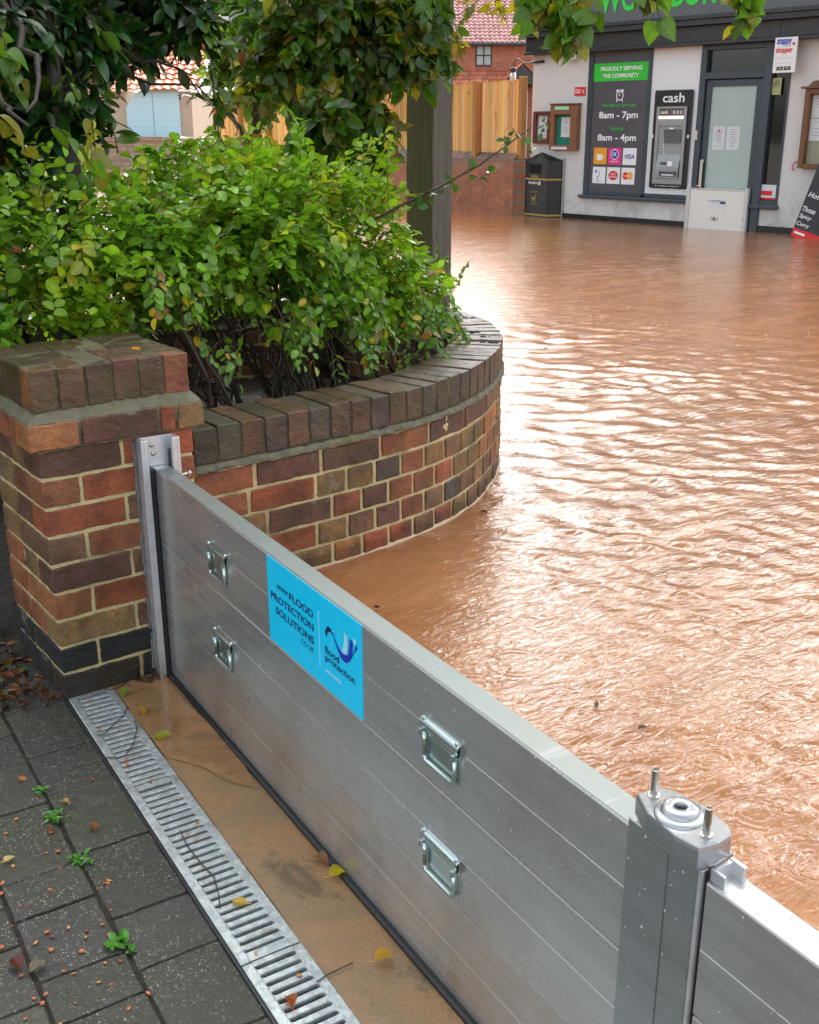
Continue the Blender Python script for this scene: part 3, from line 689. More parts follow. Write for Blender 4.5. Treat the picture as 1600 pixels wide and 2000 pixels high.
rad = .95 * (7.5 / .95) ** np.linspace(0, 1, nr); rad = np.concatenate([rad, 7.5 * (48 / 7.5) ** np.linspace(0, 1, 160)[1:]])
ang = np.linspace(R(-28), R(105), na)
RR, AA = np.meshgrid(rad, ang, indexing='ij')
X = -.7818 + RR * np.sin(AA); Y = -2.5565 + RR * np.cos(AA)
H = rings(X, Y, water_h(X, Y))
near = np.hypot(X + .78, Y + 2.56)
Pw = np.stack([X, Y, WZ + H], -1)
i = np.arange(X.size).reshape(X.shape)
F = np.stack([i[:-1, :-1], i[:-1, 1:], i[1:, 1:], i[1:, :-1]], -1).reshape(-1, 4)
Cx = X.ravel()[F].mean(1); Cy = Y.ravel()[F].mean(1)
sd_ = (Cx - BO.x) * (-DY) + (Cy - BO.y) * DX
keep = ~((Cy < .05) & (sd_ < .03))
keep &= ~((Cx < W - .02) & (Cy < 2.2))
pc = np.array([cvp(s_, .06) for s_ in np.linspace(0, cs[-1], 160)])     # inside the planter
poly = np.concatenate([pc, [[-3, .1], [.3, .1]]])
def inpoly(x, y, P):
    c = np.zeros(len(x), bool); j = len(P) - 1
    for k in range(len(P)):
        xi, yi = P[k]; xj, yj = P[j]
        c ^= ((yi > y) != (yj > y)) & (x < (xj - xi) * (y - yi) / (yj - yi + 1e-12) + xi); j = k
    return c
keep &= ~inpoly(Cx, Cy, poly)
keep &= ~((Cx < -3) & (Cy < 2.24))
n = NT('flood_water')
c = n.mix(n.ramp(n.noise(1.0, 6, .65, vec=n.map((1.2, 2.6, 1), rot=(0, 0, R(25))), dist=2.0), [(.35, 0), (.65, 1)]), (.265, .102, .036), (.38, .168, .068))
b1 = n.noise(1.0, 4, .6, vec=n.map((26, 60, 1), rot=(0, 0, R(25))), dist=.6)
b2 = n.noise(1.0, 3, .55, vec=n.map((9, 24, 1), rot=(0, 0, R(25))), dist=1.0)
far = n.n('CameraData')
nrm = n.bump(n.math('ADD', n.math('MULTIPLY', b1, .55), b2), .55, .010)
M_WA = n.P(Base_Color=c, Roughness=.035, IOR=1.48, Specular_IOR_Level=.6, Normal=nrm)
mb = MB(); mb.V.append(Pw.reshape(-1, 3)); mb.F.append(F[keep]); mb.M.append(np.zeros(keep.sum(), np.int32)); mb.C.append(np.tile([.5, .3, .1], (X.size, 1))); mb.A.append(np.zeros(X.size)); mb.n = X.size
o = mb.build('water', M_WA, smooth=True); struct(o)
# flat far floodwater and land sheet so every horizon is filled
mb = MB(); g = .118; mb.prism([(-90, 45.2), (-90, 140), (140, 140), (140, -60), (42, -60), (42, 30)], -.3, g, (.1, .1, .05)); struct(mb.build('terrain', simple('far_land', (.06, .07, .03), .9, vs=.5)))
mb = MB(); mb.box(-95, 145, -65, 145, -.42, -.40); struct(mb.build('terrain', simple('street_bed', (.06, .045, .03), .9, vs=.5)))
mb = MB(); mb.add([(.5, -60, .1), (60, -60, .1), (60, -2.5, .1), (.5, -2.5, .1)], [[0, 1, 2, 3]]); mb.add([(6, -2.5, .1), (60, -2.5, .1), (60, 50, .1), (6, 50, .1)], [[0, 1, 2, 3]]); mb.add([(-60, 2.4, .1), (6, 2.4, .1), (6, 50, .1), (-60, 50, .1)], [[0, 1, 2, 3]])
struct(mb.build('water', M_WA))
# planter soil
mb = MB(); U_, V_ = np.linspace(-3.2, 2.25, 150), np.linspace(.3, 2.2, 60)
P = np.array([[[a, b, .30 if a > .38 else .02] for b in V_] for a in U_]); P[..., 2] += vn(P, 5, 3) * .03 + vn(P, 18, 4) * .012
ok = None
i = np.arange(P.shape[0] * P.shape[1]).reshape(P.shape[:2]); F = np.stack([i[:-1, :-1], i[1:, :-1], i[1:, 1:], i[:-1, 1:]], -1).reshape(-1, 4); PP = P.reshape(-1, 3)
cx_, cy_ = PP[F][:, :, 0].mean(1), PP[F][:, :, 1].mean(1)
ring = np.array([cvp(s_, .16) for s_ in np.linspace(0, cs[-1], 160)]); k_ = inpoly(cx_, cy_, np.concatenate([ring, [[-3.4, .2], [.3, .2]]])) & ~((cx_ < W) & (cy_ < .3))
mb.add(PP, F[k_], (.03, .02, .01)); struct(mb.build('planting_bed', M_EA))

# ---------------------------------------------------------------- foliage
def m_leaf(name, rough=.28, trans=.35, mid=.5):
    n = NT(name); c = n.attr('Col'); a = n.attr('aux', 2)
    c1 = n.mix(n.ramp(n.noise(60, 3, .6), [(.3, 0), (.7, .35)]), c, n.mix(1, c, (.55, .7, .5), 'MULTIPLY'))
    c2 = n.mix(n.ramp(a, [(0, mid), (.16, 0)]), c1, n.mix(1, c1, (1.9, 1.8, 1.6), 'MULTIPLY'))
    n.set(n.b.inputs['Base Color'], c2); n.set(n.b.inputs['Roughness'], n.ramp(n.noise(25, 3), [(.3, rough * .7), (.7, rough * 1.4)])); n.set(n.b.inputs['Specular IOR Level'], .6)
    n.set(n.b.inputs['Normal'], n.bump(n.noise(150, 3), .35, .003))
    tl = n.n('BsdfTranslucent'); n.set(tl.inputs['Color'], n.mix(1, c2, (1.6, 1.7, .8), 'MULTIPLY'))
    mx = n.n('MixShader'); mx.inputs[0].default_value = trans
    n.t.links.new(n.b.outputs[0], mx.inputs[1]); n.t.links.new(tl.outputs[0], mx.inputs[2]); n.t.links.new(mx.outputs[0], n.o.inputs[0]); return n.m
PROF = {'oval': [(0, .05), (.07, .36), (.18, .70), (.34, .93), (.52, 1.0), (.70, .90), (.84, .66), (.94, .36), (1, .04)],
        'long': [(0, .05), (.12, .45), (.32, .92), (.55, 1.0), (.78, .66), (.92, .26), (1, .02)],
        'heart': [(0, .10), (.03, .50), (.09, .80), (.18, .96), (.30, 1.0), (.45, .95), (.60, .80), (.74, .58), (.86, .32), (.95, .12), (1, .02)],
        'maple': [(0, .05), (.1, .8), (.18, .5), (.42, 1.0), (.55, .5), (.75, .42), (1, .02)]}
def leaves(mb, P, dirs, ups, size, cols, shape='oval', aspect=.62, curl=.15, fold=.18, rs=None, petiole=0.0):
    """P base points, dirs the leaf axis, ups the rough surface normal"""
    N = len(P); pr = np.array(PROF[shape]); m = len(pr)
    dirs = dirs / np.linalg.norm(dirs, axis=1)[:, None]
    side = np.cross(dirs, ups); side /= np.linalg.norm(side, axis=1)[:, None] + 1e-9; nr_ = np.cross(side, dirs)
    cu_ = rs.normal(curl, curl * .8, N)[:, None]; fo = rs.normal(fold, fold * .5, N)[:, None]; tw = rs.normal(0, .10, N)[:, None]
    V = np.zeros((N, m, 3, 3))
    for k, (t, wd) in enumerate(pr):
        c0 = P + dirs * (size[:, None] * t) - nr_ * (cu_ * size[:, None] * t * t)
        for j, sg in enumerate((-1, 0, 1)):
            ww = wd * aspect * .5 * size[:, None]
            V[:, k, j] = c0 + side * (sg * ww) + nr_ * (abs(sg) * ww * fo * 2 + sg * tw * ww * t * 2)
    b = np.arange(m * 3).reshape(m, 3); f = np.stack([b[:-1, :-1], b[:-1, 1:], b[1:, 1:], b[1:, :-1]], -1).reshape(-1, 4)
    F = (f[None] + (np.arange(N) * m * 3)[:, None, None]).reshape(-1, 4)
    C = np.repeat(cols, m * 3, 0); A = np.tile(np.array([[1, 0, 1]] * m).ravel(), N) * 1.0 + .001
    mb.add(V.reshape(-1, 3), F, C, 0, A)
def ell_pts(rs, els, N, shell=.55):
    wts = np.array([(e[2] if len(e) > 2 else 1) * (e[1][0] * e[1][1] * e[1][2]) ** .8 for e in els]); wts /= wts.sum(); idx = rs.choice(len(els), N, p=wts); out = []; nn = []
    for k in idx:
        c, r = np.array(els[k][0]), np.array(els[k][1]); d = rs.normal(size=3); d /= np.linalg.norm(d); q = (shell + (1 - shell) * rs.uniform() ** .5) if rs.uniform() < .8 else rs.uniform(.2, shell)
        out.append(c + d * r * q); nn.append(d)
    return np.array(out), np.array(nn)
def sprays(rs, tips, outs, n_leaf, tw_len, leaf, colf, shape, aspect, droop=.2, upb=.3, mbL=None, mbW=None, wcol=(.05, .03, .015), pair=True, wr=.0016, flat_=.5, **kw):
    """a spray = a twig with leaves set alternately along it"""
    P = []; Dv = []; U = []; S = []; C = []
    for t, o in zip(tips, outs):
        d = o + rs.normal(0, .45, 3); d[2] += upb - droop * rs.uniform(0, 1.6); d /= np.linalg.norm(d); L = tw_len * rs.uniform(.6, 1.3)
        k = max(3, int(n_leaf * rs.uniform(.7, 1.3))); sd2 = np.cross(d, [0, 0, 1]) + 1e-6; sd2 /= np.linalg.norm(sd2); nn = np.cross(sd2, d)
        tt = np.linspace(0, 1, 5)[:, None]; cv_ = t - d * L * (1 - tt) * .9 + np.array([0, 0, -droop * L * .6]) * tt ** 2
        mbW.tube(cv_, np.linspace(wr, wr * .5, 5), 4, wcol, cap=False)
        ctint = colf(rs, t)
        for j in range(k):
            u = (j + .6) / k; p = cv_[0] + (cv_[-1] - cv_[0]) * u + np.array([0, 0, -droop * L * .6]) * (u * u - u)
            sg = 1 if j % 2 else -1
            dv = d * rs.uniform(.25, .8) + sd2 * sg * rs.uniform(.5, 1.1) + nn * rs.normal(0, .35); dv[2] -= droop * .6
            if j == k - 1: dv = d + rs.normal(0, .2, 3)
            P.append(p); Dv.append(dv); U.append(np.array([0, 0, 1]) * flat_ + nn * .5 + rs.normal(0, .38, 3)); S.append(leaf * rs.uniform(.5, 1.25) * (1 - .25 * abs(u - .5)))
            C.append(np.clip(ctint * rs.uniform(.6, 1.35) + rs.normal(0, .004, 3), .002, 1))
            if rs.uniform() < kw.get('yel', 0): C[-1] = np.array([[.55, .38, .02], [.38, .36, .03], [.30, .12, .03]][rs.randint(3)]) * rs.uniform(.7, 1.1)
    leaves(mbL, np.array(P), np.array(Dv), np.array(U), np.array(S), np.array(C), shape, aspect, kw.get('curl', .15), kw.get('fold', .16), rs)
def limb(mb, p0, p1, r0, r1, rs, wob=.06, n_=9, col=(.03, .02, .012), seg=7):
    t = np.linspace(0, 1, n_)[:, None]; P = np.array(p0) * (1 - t) + np.array(p1) * t; L = np.linalg.norm(np.array(p1) - np.array(p0))
    off = np.cumsum(rs.normal(0, 1, (n_, 3)), 0); off -= off[0] * (1 - t) + off[-1] * t; P = P + off * wob * L / n_ ** .5
    mb.tube(P, np.linspace(r0, r1, n_), seg, col); return P
M_LF = m_leaf('leaf_shrub', .26, .35, .5); M_LD = m_leaf('leaf_glossy', .22, .18, .3); M_LT = m_leaf('leaf_tree', .32, .45, .35)
n = NT('bark'); M_BK = n.P(Base_Color=n.mix(n.noise(30, 5, .65, vec=n.map((1, 1, .25))), (.008, .006, .004), (.035, .026, .015)), Roughness=.55, Normal=n.bump(n.noise(60, 5, .65, vec=n.map((1, 1, .3))), .8, .01))
n = NT('twig'); M_TW = n.P(Base_Color=n.mix(n.noise(40, 3), (.012, .007, .005), (.050, .027, .014)), Roughness=.45)

# 1. small-leaved shrub filling the planter
rs = np.random.RandomState(3)
shrub = thing('shrub', 'bushy bright green small-leaved shrub spilling over the pier and curved wall', 'shrub', (.9, .9, .3))
SI = Matrix.Translation((-.9, -.9, -.3))
els = [((-.45, .75, .96), (.45, .30, .22)), ((.02, .72, .97), (.40, .30, .23)), ((.50, .78, 1.04), (.42, .38, .26)), ((1.05, .90, 1.10), (.48, .44, .28)), ((1.45, 1.0, 1.03), (.40, .42, .30)),
       ((1.62, .95, .84), (.33, .36, .24)), ((1.85, 1.15, .80), (.26, .30, .20)), ((1.15, .75, .86), (.26, .22, .16)), ((-1.0, .9, .9), (.5, .5, .3)), ((-.12, .60, .88), (.42, .18, .13), 2.2), ((.30, .58, .90), (.28, .16, .12), 2.2), ((.75, .75, .98), (.3, .25, .14), 1.5), ((.2, 1.45, .85), (1.0, .35, .26), .8), ((1.5, 1.5, .9), (.5, .35, .25), .8), ((1.2, 1.3, 1.22), (.4, .3, .2))]
def shrub_col(rs, t):
    g = np.array([.27, .45, .026]); b = np.array([.15, .32, .030]); y = np.array([.50, .56, .045])
    q = vn(np.array(t)[None], 3.2, 6)[0]; c = b + (g - b) * np.clip(.6 + q, 0, 1.2)
    if rs.uniform() < .10: c = y * rs.uniform(.7, 1.1)
    return c
mL, mW = MB(), MB()
tips, outs = ell_pts(rs, els, 5000); ok = (vn(tips, 5.5, 4) + .25 * vn(tips, 14, 9) > -.28 + .4 * (rs.uniform(size=len(tips)) - .5)) & (tips[:, 2] > .5) & ~((tips[:, 0] < .45) & (tips[:, 1] < .36)) & (tips[:, 1] > .12)
tips, outs = tips[ok], outs[ok]
sprays(rs, tips, outs, 9, .135, .043, shrub_col, 'oval', .74, .25, .25, mL, mW, yel=.02, flat_=.5)
T2, O2_ = ell_pts(rs, [((.5, .8, 1.25), (.9, .4, .12)), ((1.3, .9, 1.27), (.4, .35, .14)), ((.1, .75, 1.14), (.4, .3, .1))], 100, .7); O2_ = O2_ * .5 + np.array([0, 0, .9])
sprays(rs, T2 + np.array([0, 0, .06]), O2_, 12, .24, .040, shrub_col, 'oval', .74, .12, .5, mL, mW, yel=.02)
# trailing shoots hanging over the coping and in the gap
hang = [((1.02, .42, .80), 7), ((1.35, .48, .76), 8), ((1.30, .42, .70), 6), ((.62, .38, .86), 6), ((1.60, .52, .72), 8), ((.95, .36, .74), 4), ((1.75, .60, .70), 8), ((.70, .33, .70), 4), ((1.9, .8, .66), 8), ((1.22, .36, .62), 5), ((.50, .40, .92), 6), ((1.5, .45, .68), 6), ((2.12, 1.12, .78), 6), ((2.2, 1.18, .82), 5)]
for (p, k) in hang:
    T_ = np.array(p)[None] + rs.normal(0, .03, (k, 3)); O_ = np.tile([.1, -.5, -.6], (k, 1))
    sprays(rs, T_, O_, 8, .12, .034, lambda r_, t: np.array([.12, .25, .02]) * r_.uniform(.8, 1.3), 'oval', .66, .4, -.1, mL, mW, yel=.10)
# long arching shoot reaching right in front of the post
sh = np.array([(1.50, .78, 1.08), (1.62, .74, 1.14), (1.78, .69, 1.21), (1.93, .66, 1.28), (2.04, .64, 1.345), (2.14, .62, 1.41)])
mW.tube(sh, np.linspace(.006, .0022, 6), 6, (.09, .05, .025))
for u in np.linspace(.25, 1, 11):
    p = sh[0] + (sh[-1] - sh[0]) * u; p = np.array([np.interp(p[0], sh[:, 0], sh[:, k]) for k in range(3)])
    sprays(rs, p[None] + rs.normal(0, .006, (1, 3)) + np.array([[.02, -.02, .02 * (1 if rs.uniform() > .5 else -1)]]), np.array([[.5, -.2, rs.choice([-.8, .7])]]), 5, .06, .036, lambda r_, t: np.array([.05, .15, .02]), 'oval', .68, .2, .1, mL, mW)
mL.build('foliage', M_LF, shrub, M=SI, smooth=True)
mW.build('twigs', M_TW, shrub, M=SI)
mS = MB()
for i in range(80):
    b = np.array([rs.uniform(.45, 1.75), rs.uniform(.45, 1.3), .30]); e_ = els[rs.randint(9)]; t = np.array(e_[0]) + rs.normal(0, .15, 3); t[0] = b[0] + (t[0] - b[0]) * .22; t[1] = max(t[1], b[1] + .0, .55); t[2] = min(max(t[2], .75), 1.0)
    if not inpoly(np.array([b[0]]), np.array([b[1]]), ring).all(): continue
    limb(mS, b, t, rs.uniform(.004, .010), .003, rs, .09, col=(.02, .012, .008) if rs.uniform() < .7 else (.07, .035, .02), seg=6)
for i in range(110):
    b = np.array([rs.uniform(.45, 1.9), rs.uniform(.3, .9), rs.uniform(.36, .85)]); t = b + rs.normal(0, .16, 3)
    if not inpoly(np.array([b[0], t[0]]), np.array([b[1], t[1]]), ring).all() or t[1] < .25: continue
    limb(mS, b, t, .0022, .0008, rs, .15, n_=8, col=(.10, .055, .03) if rs.uniform() < .2 else (.03, .02, .012), seg=4)
mS.build('stems', M_TW, shrub, M=SI, smooth=True)

def tree(name, label, cat, base, trunk, els, nsp, n_leaf, tw, leaf, colf, shape, aspect, mat, seed, droop=.5, group=None, bark=(.03, .022, .014), branches=8, upb=.1, yel=0.0, filt=None, flat_=.4, r0=.05, curl=.2, shell=.4, unseen_canopy=False):
    rs = np.random.RandomState(seed); root = thing(name, label, cat, base, 0, group); I = Matrix.Translation(-Vector(base)); mL, mW, mT = MB(), MB(), MB()
    tips, outs = ell_pts(rs, els, nsp, shell)
    if filt is not None: k = filt(tips); tips, outs = tips[k], outs[k]
    sprays(rs, tips, outs, n_leaf, tw, leaf, colf, shape, aspect, droop, upb, mL, mW, wcol=bark, yel=yel, wr=max(.0016, leaf * .03), flat_=flat_, curl=curl)
    if unseen_canopy:  # unseen crown above the frame, placed for its reflections and shade on the water
        t2, o2 = ell_pts(rs, [((4.2, 1.0, 4.5), (2.3, 2.2, .8)), ((6.0, 3.2, 5.0), (2.4, 2.2, .9)), ((3.4, 3.6, 4.9), (2.0, 2.0, .8)), ((5.6, -.6, 4.8), (1.8, 1.6, .8))], 1500, .2)
        sprays(rs, t2, o2, 7, .4, .19, colf, shape, aspect, droop, upb, mL, mW, wcol=bark, wr=.004, flat_=.3, curl=curl)
        for e_ in ((4.2, 1.0, 4.6), (6.0, 3.2, 5.1), (3.4, 3.6, 5.0), (5.6, -.6, 4.9)): limb(mT, (3.25, -1.65, 3.9), e_, .05, .012, rs, .05, n_=14, col=bark, seg=8)
    for tr_ in trunk:
        pts = np.array(tr_[0], float); tt = np.linspace(0, 1, 24); cum = np.linspace(0, 1, len(pts)); P_ = np.stack([np.interp(tt, cum, pts[:, k]) for k in range(3)], 1); P_ = P_ + vn3(P_, 3, seed) * .02 + vn3(P_, 14, seed) * .003
        mT.tube(P_, np.linspace(tr_[1], tr_[2], 24), 12, bark)
        for j in range(branches):
            e_ = els[rs.randint(len(els))]; t = np.array(e_[0]) + rs.normal(0, .5, 3) * np.array(e_[1]); b = P_[rs.randint(8, 24)]
            limb(mT, b, t, tr_[2] * .5, max(.002, tr_[2] * .12), rs, .08, n_=12, col=bark, seg=7)
    mL.build('crown', mat, root, M=I, smooth=True); mW.build('twigs', M_TW, root, M=I); mT.build('trunk', M_BK, root, smooth=True, M=I); return root
cdark = lambda rs, t: np.array([.014, .055, .010]) * rs.uniform(.6, 1.8) if rs.uniform() < .8 else np.array([.09, .17, .02]) * rs.uniform(.6, 1.2)
cmid = lambda rs, t: (np.array([.07, .16, .016]) if rs.uniform() < .75 else np.array([.20, .19, .02])) * rs.uniform(.6, 1.3)
clime = lambda rs, t: (np.array([.10, .22, .022]) if rs.uniform() < .72 else np.array([.26, .24, .02])) * rs.uniform(.7, 1.25)
cyel = lambda rs, t: (np.array([.55, .42, .02]) if rs.uniform() < .6 else np.array([.22, .24, .02])) * rs.uniform(.7, 1.2)
cbg = lambda rs, t: (np.array([.20, .30, .03]) if rs.uniform() < .6 else np.array([.08, .17, .03])) * rs.uniform(.7, 1.3)
tree('evergreen_tree', 'dark glossy-leaved evergreen tree with crooked trunk rising behind the pier', 'tree', (.47, 1.0, .3),
     [([(.47, 1.0, .3), (.44, .95, .9), (.50, .95, 1.25), (.47, .98, 1.5), (.5, 1.1, 1.9), (.6, 1.2, 2.5)], .035, .022), ([(.38, 1.3, .3), (.36, 1.25, 1.2), (.3, 1.1, 1.6), (.2, .8, 1.95)], .03, .02)],
     [((.35, 1.35, 1.82), (.50, .42, .28)), ((.90, 1.40, 1.86), (.40, .38, .26)), ((.10, 1.10, 1.74), (.38, .38, .30)), ((1.08, 1.22, 1.76), (.16, .2, .10), 1.5), ((1.16, 1.3, 1.52), (.07, .1, .16)), ((.5, 1.2, 2.3), (1.0, .7, .4), .12), ((-.5, 1.2, 1.9), (.7, .6, .5), .15), ((.5, 1.6, 1.86), (.8, .4, .3), 1.0), ((.0, 1.3, 1.55), (.30, .3, .2)), ((.45, 1.2, 1.72), (.42, .28, .20), 1.6), ((.35, 1.75, 1.25), (.45, .25, .32), 1.4), ((.48, 1.05, 1.47), (.22, .16, .10), 4), ((.25, 1.3, 1.35), (.25, .2, .15), 2)], 2450, 7, .16, .084, cdark, 'long', .46, M_LD, 5, droop=.6, curl=.22)
tree('ivy_clad_tree', 'leafy tree with drooping olive-green foliage just left of the wooden post', 'tree', (1.95, 1.75, .3),
     [([(1.95, 1.75, .3), (1.93, 1.72, 1.3), (1.97, 1.75, 2.0), (2.0, 1.8, 3.0)], .075, .06)],
     [((1.78, 1.50, 1.80), (.36, .30, .30)), ((1.60, 1.42, 1.66), (.22, .22, .18)), ((1.95, 1.42, 1.42), (.17, .18, .30)), ((2.05, 1.35, 1.80), (.22, .2, .22)), ((1.75, 1.4, 1.3), (.24, .2, .2)), ((1.9, 1.9, 2.5), (.9, .8, .45), .08), ((2.25, 1.42, 1.84), (.17, .15, .10), 1.5), ((2.1, 1.25, 1.70), (.16, .14, .14)), ((1.55, 1.15, 1.42), (.16, .18, .16))], 820, 8, .14, .064, cmid, 'heart', .72, M_LT, 6, droop=.7, yel=.02, flat_=.2)
tree('lime_tree', 'pale green broad-leaved branches hanging in front of the shop sign', 'tree', (3.2, -1.6, -.2),
     [([(3.6, -2.0, -.2), (3.55, -1.9, 1.2), (3.4, -1.8, 2.6), (3.2, -1.6, 4.6)], .12, .09)],
     [((1.27, -.38, 1.70), (.10, .08, .05), 8), ((1.40, -.50, 1.76), (.08, .08, .04), 4), ((1.30, -.42, 1.66), (.05, .05, .04), 14), ((1.46, -.55, 1.73), (.05, .05, .04), 8), ((1.91, -.48, 1.735), (.03, .03, .04), 40), ((1.6, -.3, 1.9), (.3, .2, .05), 2), ((.9, -.22, 1.80), (.06, .05, .03), 4), ((2.2, -.7, 2.5), (.9, .8, .4), .15)], 185, 5, .10, .058, clime, 'heart', .80, M_LT, 8, droop=1.0, upb=-.1, flat_=.05, branches=0, filt=lambda t: (t[:, 2] > 1.55), unseen_canopy=True)
tree('overhanging_tree', 'broad-leaved tree with a thick bough across the top left corner', 'tree', (-1.3, .9, 0),
     [([(-1.3, .9, 0), (-1.25, .85, 1.0), (-1.0, .75, 1.6), (-.5, .6, 2.2)], .12, .08), ([(-.9, .8, 1.55), (-.2, .80, 1.62), (.28, 1.0, 1.70), (.60, 1.15, 1.92)], .035, .03)],
     [((.20, .12, 1.385), (.08, .06, .035)), ((.10, .18, 1.43), (.09, .06, .04)), ((.32, .22, 1.36), (.06, .06, .03)), ((.05, .5, 1.55), (.2, .2, .06)), ((-.6, .6, 1.9), (.5, .5, .4)), ((.3, .5, 2.3), (.8, .5, .35))], 190, 5, .10, .062, lambda rs, t: np.array([.075, .15, .015]) * rs.uniform(.6, 1.35) if rs.uniform() < .8 else np.array([.20, .19, .02]), 'heart', .85, M_LT, 12, droop=.8, upb=-.1, flat_=.1, branches=2, curl=.12, filt=lambda t: t[:, 2] > 1.33)
# background trees and shrubs over the road
tree('yellow_leaved_tree', 'tree with bright yellow and green autumn leaves in front of the tiled brick house', 'tree', (3.12, 2.5, -.2), [([(3.12, 2.5, -.2), (3.12, 2.5, 1.2), (3.15, 2.5, 2.6)], .03, .025)],
     [((2.35, 1.12, 1.86), (.17, .12, .09)), ((2.60, 1.18, 1.86), (.12, .1, .08)), ((2.30, 1.25, 1.76), (.06, .06, .10)), ((2.6, 1.9, 2.4), (.5, .5, .3))], 150, 5, .09, .052, cyel, 'maple', .85, M_LT, 23, droop=.9, flat_=.05, branches=0, upb=-.1)
for i, (b, c_, r_, N, lab, col_) in enumerate([((7.0, 11.5, 0), [((6.7, 10.9, 2.15), (.75, .7, .65)), ((7.2, 11.2, 2.9), (1.0, .9, .6))], None, 460, 'yellow-green maple standing across the flooded road', cbg),
        ((9.6, 13.6, 0), [((8.9, 13.2, 2.7), (1.5, 1.2, .9)), ((10.2, 13.2, 3.4), (1.6, 1.4, .8))], None, 420, 'tall green tree rising behind the wooden fence', cbg),
        ((2.6, 13.0, 0), [((3.4, 13.4, 1.7), (1.5, 1.0, 1.2)), ((5.0, 14.6, 2.9), (1.2, .9, .5))], None, 520, 'broad mid-green tree across the road left of the blue garage', lambda rs, t: np.array([.10, .22, .03]) * rs.uniform(.5, 1.5)),
        ((4.2, 14.5, 0), [((4.6, 14.8, 3.4), (1.8, 1.5, 1.1)), ((3.0, 13.8, 3.6), (1.6, 1.5, 1.2)), ((6.4, 14.9, 3.9), (1.5, 1.3, .9))], None, 620, 'dark green tree far behind on the left beyond the road', lambda rs, t: np.array([.06, .13, .02]) * rs.uniform(.5, 1.5))]):
    tree('background_tree', lab, 'tree', b, [([b, (b[0], b[1], 1.6), (b[0] - .2, b[1] - .2, 3.2)], .11, .07)], c_, N, 8, .4, .17, col_, 'maple', .9, M_LT, 30 + i, droop=.4, group=None, branches=10)
tree('low_shrub', 'low pale green shrub by the roadside seen through the dark tree', 'shrub', (1.75, 4.9, .1), [([(1.75, 4.9, .1), (1.75, 4.9, .7)], .03, .02)],
     [((1.75, 4.85, 1.02), (.42, .30, .20)), ((1.35, 4.6, .95), (.35, .3, .2))], 330, 9, .16, .055, lambda rs, t: np.array([.16, .30, .07]) * rs.uniform(.6, 1.5), 'long', .4, M_LF, 41, droop=.1, upb=.6, branches=14)

# ---------------------------------------------------------------- timber post
n = NT('weathered_timber')
g = n.noise(1.0, 6, .65, vec=n.map((38, 38, 2.2)), dist=.5); gf_ = n.noise(1.0, 4, .6, vec=n.map((150, 150, 3)))
c = n.mix(g, (.038, .036, .03), (.16, .15, .125)); c = n.mix(n.ramp(gf_, [(.3, .7), (.5, 0)]), c, (.02, .02, .018))
c = n.mix(n.math('MULTIPLY', n.attr('aux', 2), n.ramp(n.noise(5, 4, .6, vec=n.map((1, 1, .35))), [(.25, .6), (.5, 1)])), c, n.mix(g, (.022, .026, .004), (.11, .12, .010)))
M_TI = n.P(Base_Color=c, Roughness=.6, Normal=n.bump(n.math('ADD', g, gf_), .8, .006))
wp = thing('wooden_post', 'thick square weathered wooden post, mossy on its left face, behind the curved wall', 'post', (2.47, 1.67, 0))
mb = MB(); hw = .078; rot = R(15.6); cc_ = [(-1, -1), (1, -1), (1, 1), (-1, 1)]
def rc(x, y): return (x * math.cos(rot) - y * math.sin(rot), x * math.sin(rot) + y * math.cos(rot))
zz = np.linspace(-.1, 3.4, 90)
for k in range(4):
    a, b = cc_[k], cc_[(k + 1) % 4]; tt = [0, .04, .12, .3, .5, .7, .88, .96, 1]
    P = np.array([[[*rc((a[0] + (b[0] - a[0]) * t) * hw, (a[1] + (b[1] - a[1]) * t) * hw), z] for t in tt] for z in zz])
    P[:, 0, :2] *= .97; P[:, -1, :2] *= .97; P += vn3(P, 9, 2) * .003 * np.array([1, 1, 0])
    mb.grid(P, (.2, .2, .2), flip=True, aux=np.full(P.shape[0] * P.shape[1], 1.0 if k in (3,) else .12))
mb.prism([rc(x * hw, y * hw) for x, y in cc_], 3.399, 3.4); mb.build('post_body', M_TI, wp)

# ---------------------------------------------------------------- shop
SA = Vector((10.79, 9.3145, 0)); SAN = math.atan2(-.9944, .1061); SX, SY = .1061, -.9944
def sl(s, y=0, z=0): return (SA.x + SX * s - SY * y, SA.y + SY * s + SX * y, z)
M_RW = None
n = NT('white_render'); c = n.mix(n.noise(1.8, 5, .6), (.56, .57, .56), (.68, .69, .69)); zc_ = n.n('SeparateXYZ', Vector=n.tc.outputs['Object']).outputs[2]
st = n.ramp(n.noise(3.5, 6, .7, dist=.8), [(.45, 0), (.68, .9)]); lo = n.ramp(zc_, [(.15, 1), (.85, 0)]); c = n.mix(n.math('MULTIPLY', st, lo), c, (.30, .30, .24))
c = n.mix(n.math('MULTIPLY', n.ramp(n.noise(9, 5, .7), [(.62, 0), (.67, .8)]), lo), c, (.28, .2, .12))
M_RW = n.P(Base_Color=c, Roughness=.75, Normal=n.bump(n.noise(70, 5), .25, .006))
M_GR = simple('slate_paint', (.038, .055, .070), .35, vs=3); M_FAS = simple('fascia_grey', (.085, .105, .118), .4, vs=1.2); M_MLD = simple('moulding_dark', (.018, .020, .024), .4, vs=3); M_PAN = simple('panel_grey', (.075, .075, .092), .35, vs=2)
M_BLK = simple('black_paint', (.008, .008, .010), .3, vs=3); M_WP = simple('white_panel', (.70, .74, .77), .35, var=.04, vs=1); M_GRN = flat('green_vinyl', (.02, .52, .03)); M_GRD = flat('green_ink', (.04, .42, .05)); M_WI = flat('white_print', (.85, .86, .88))
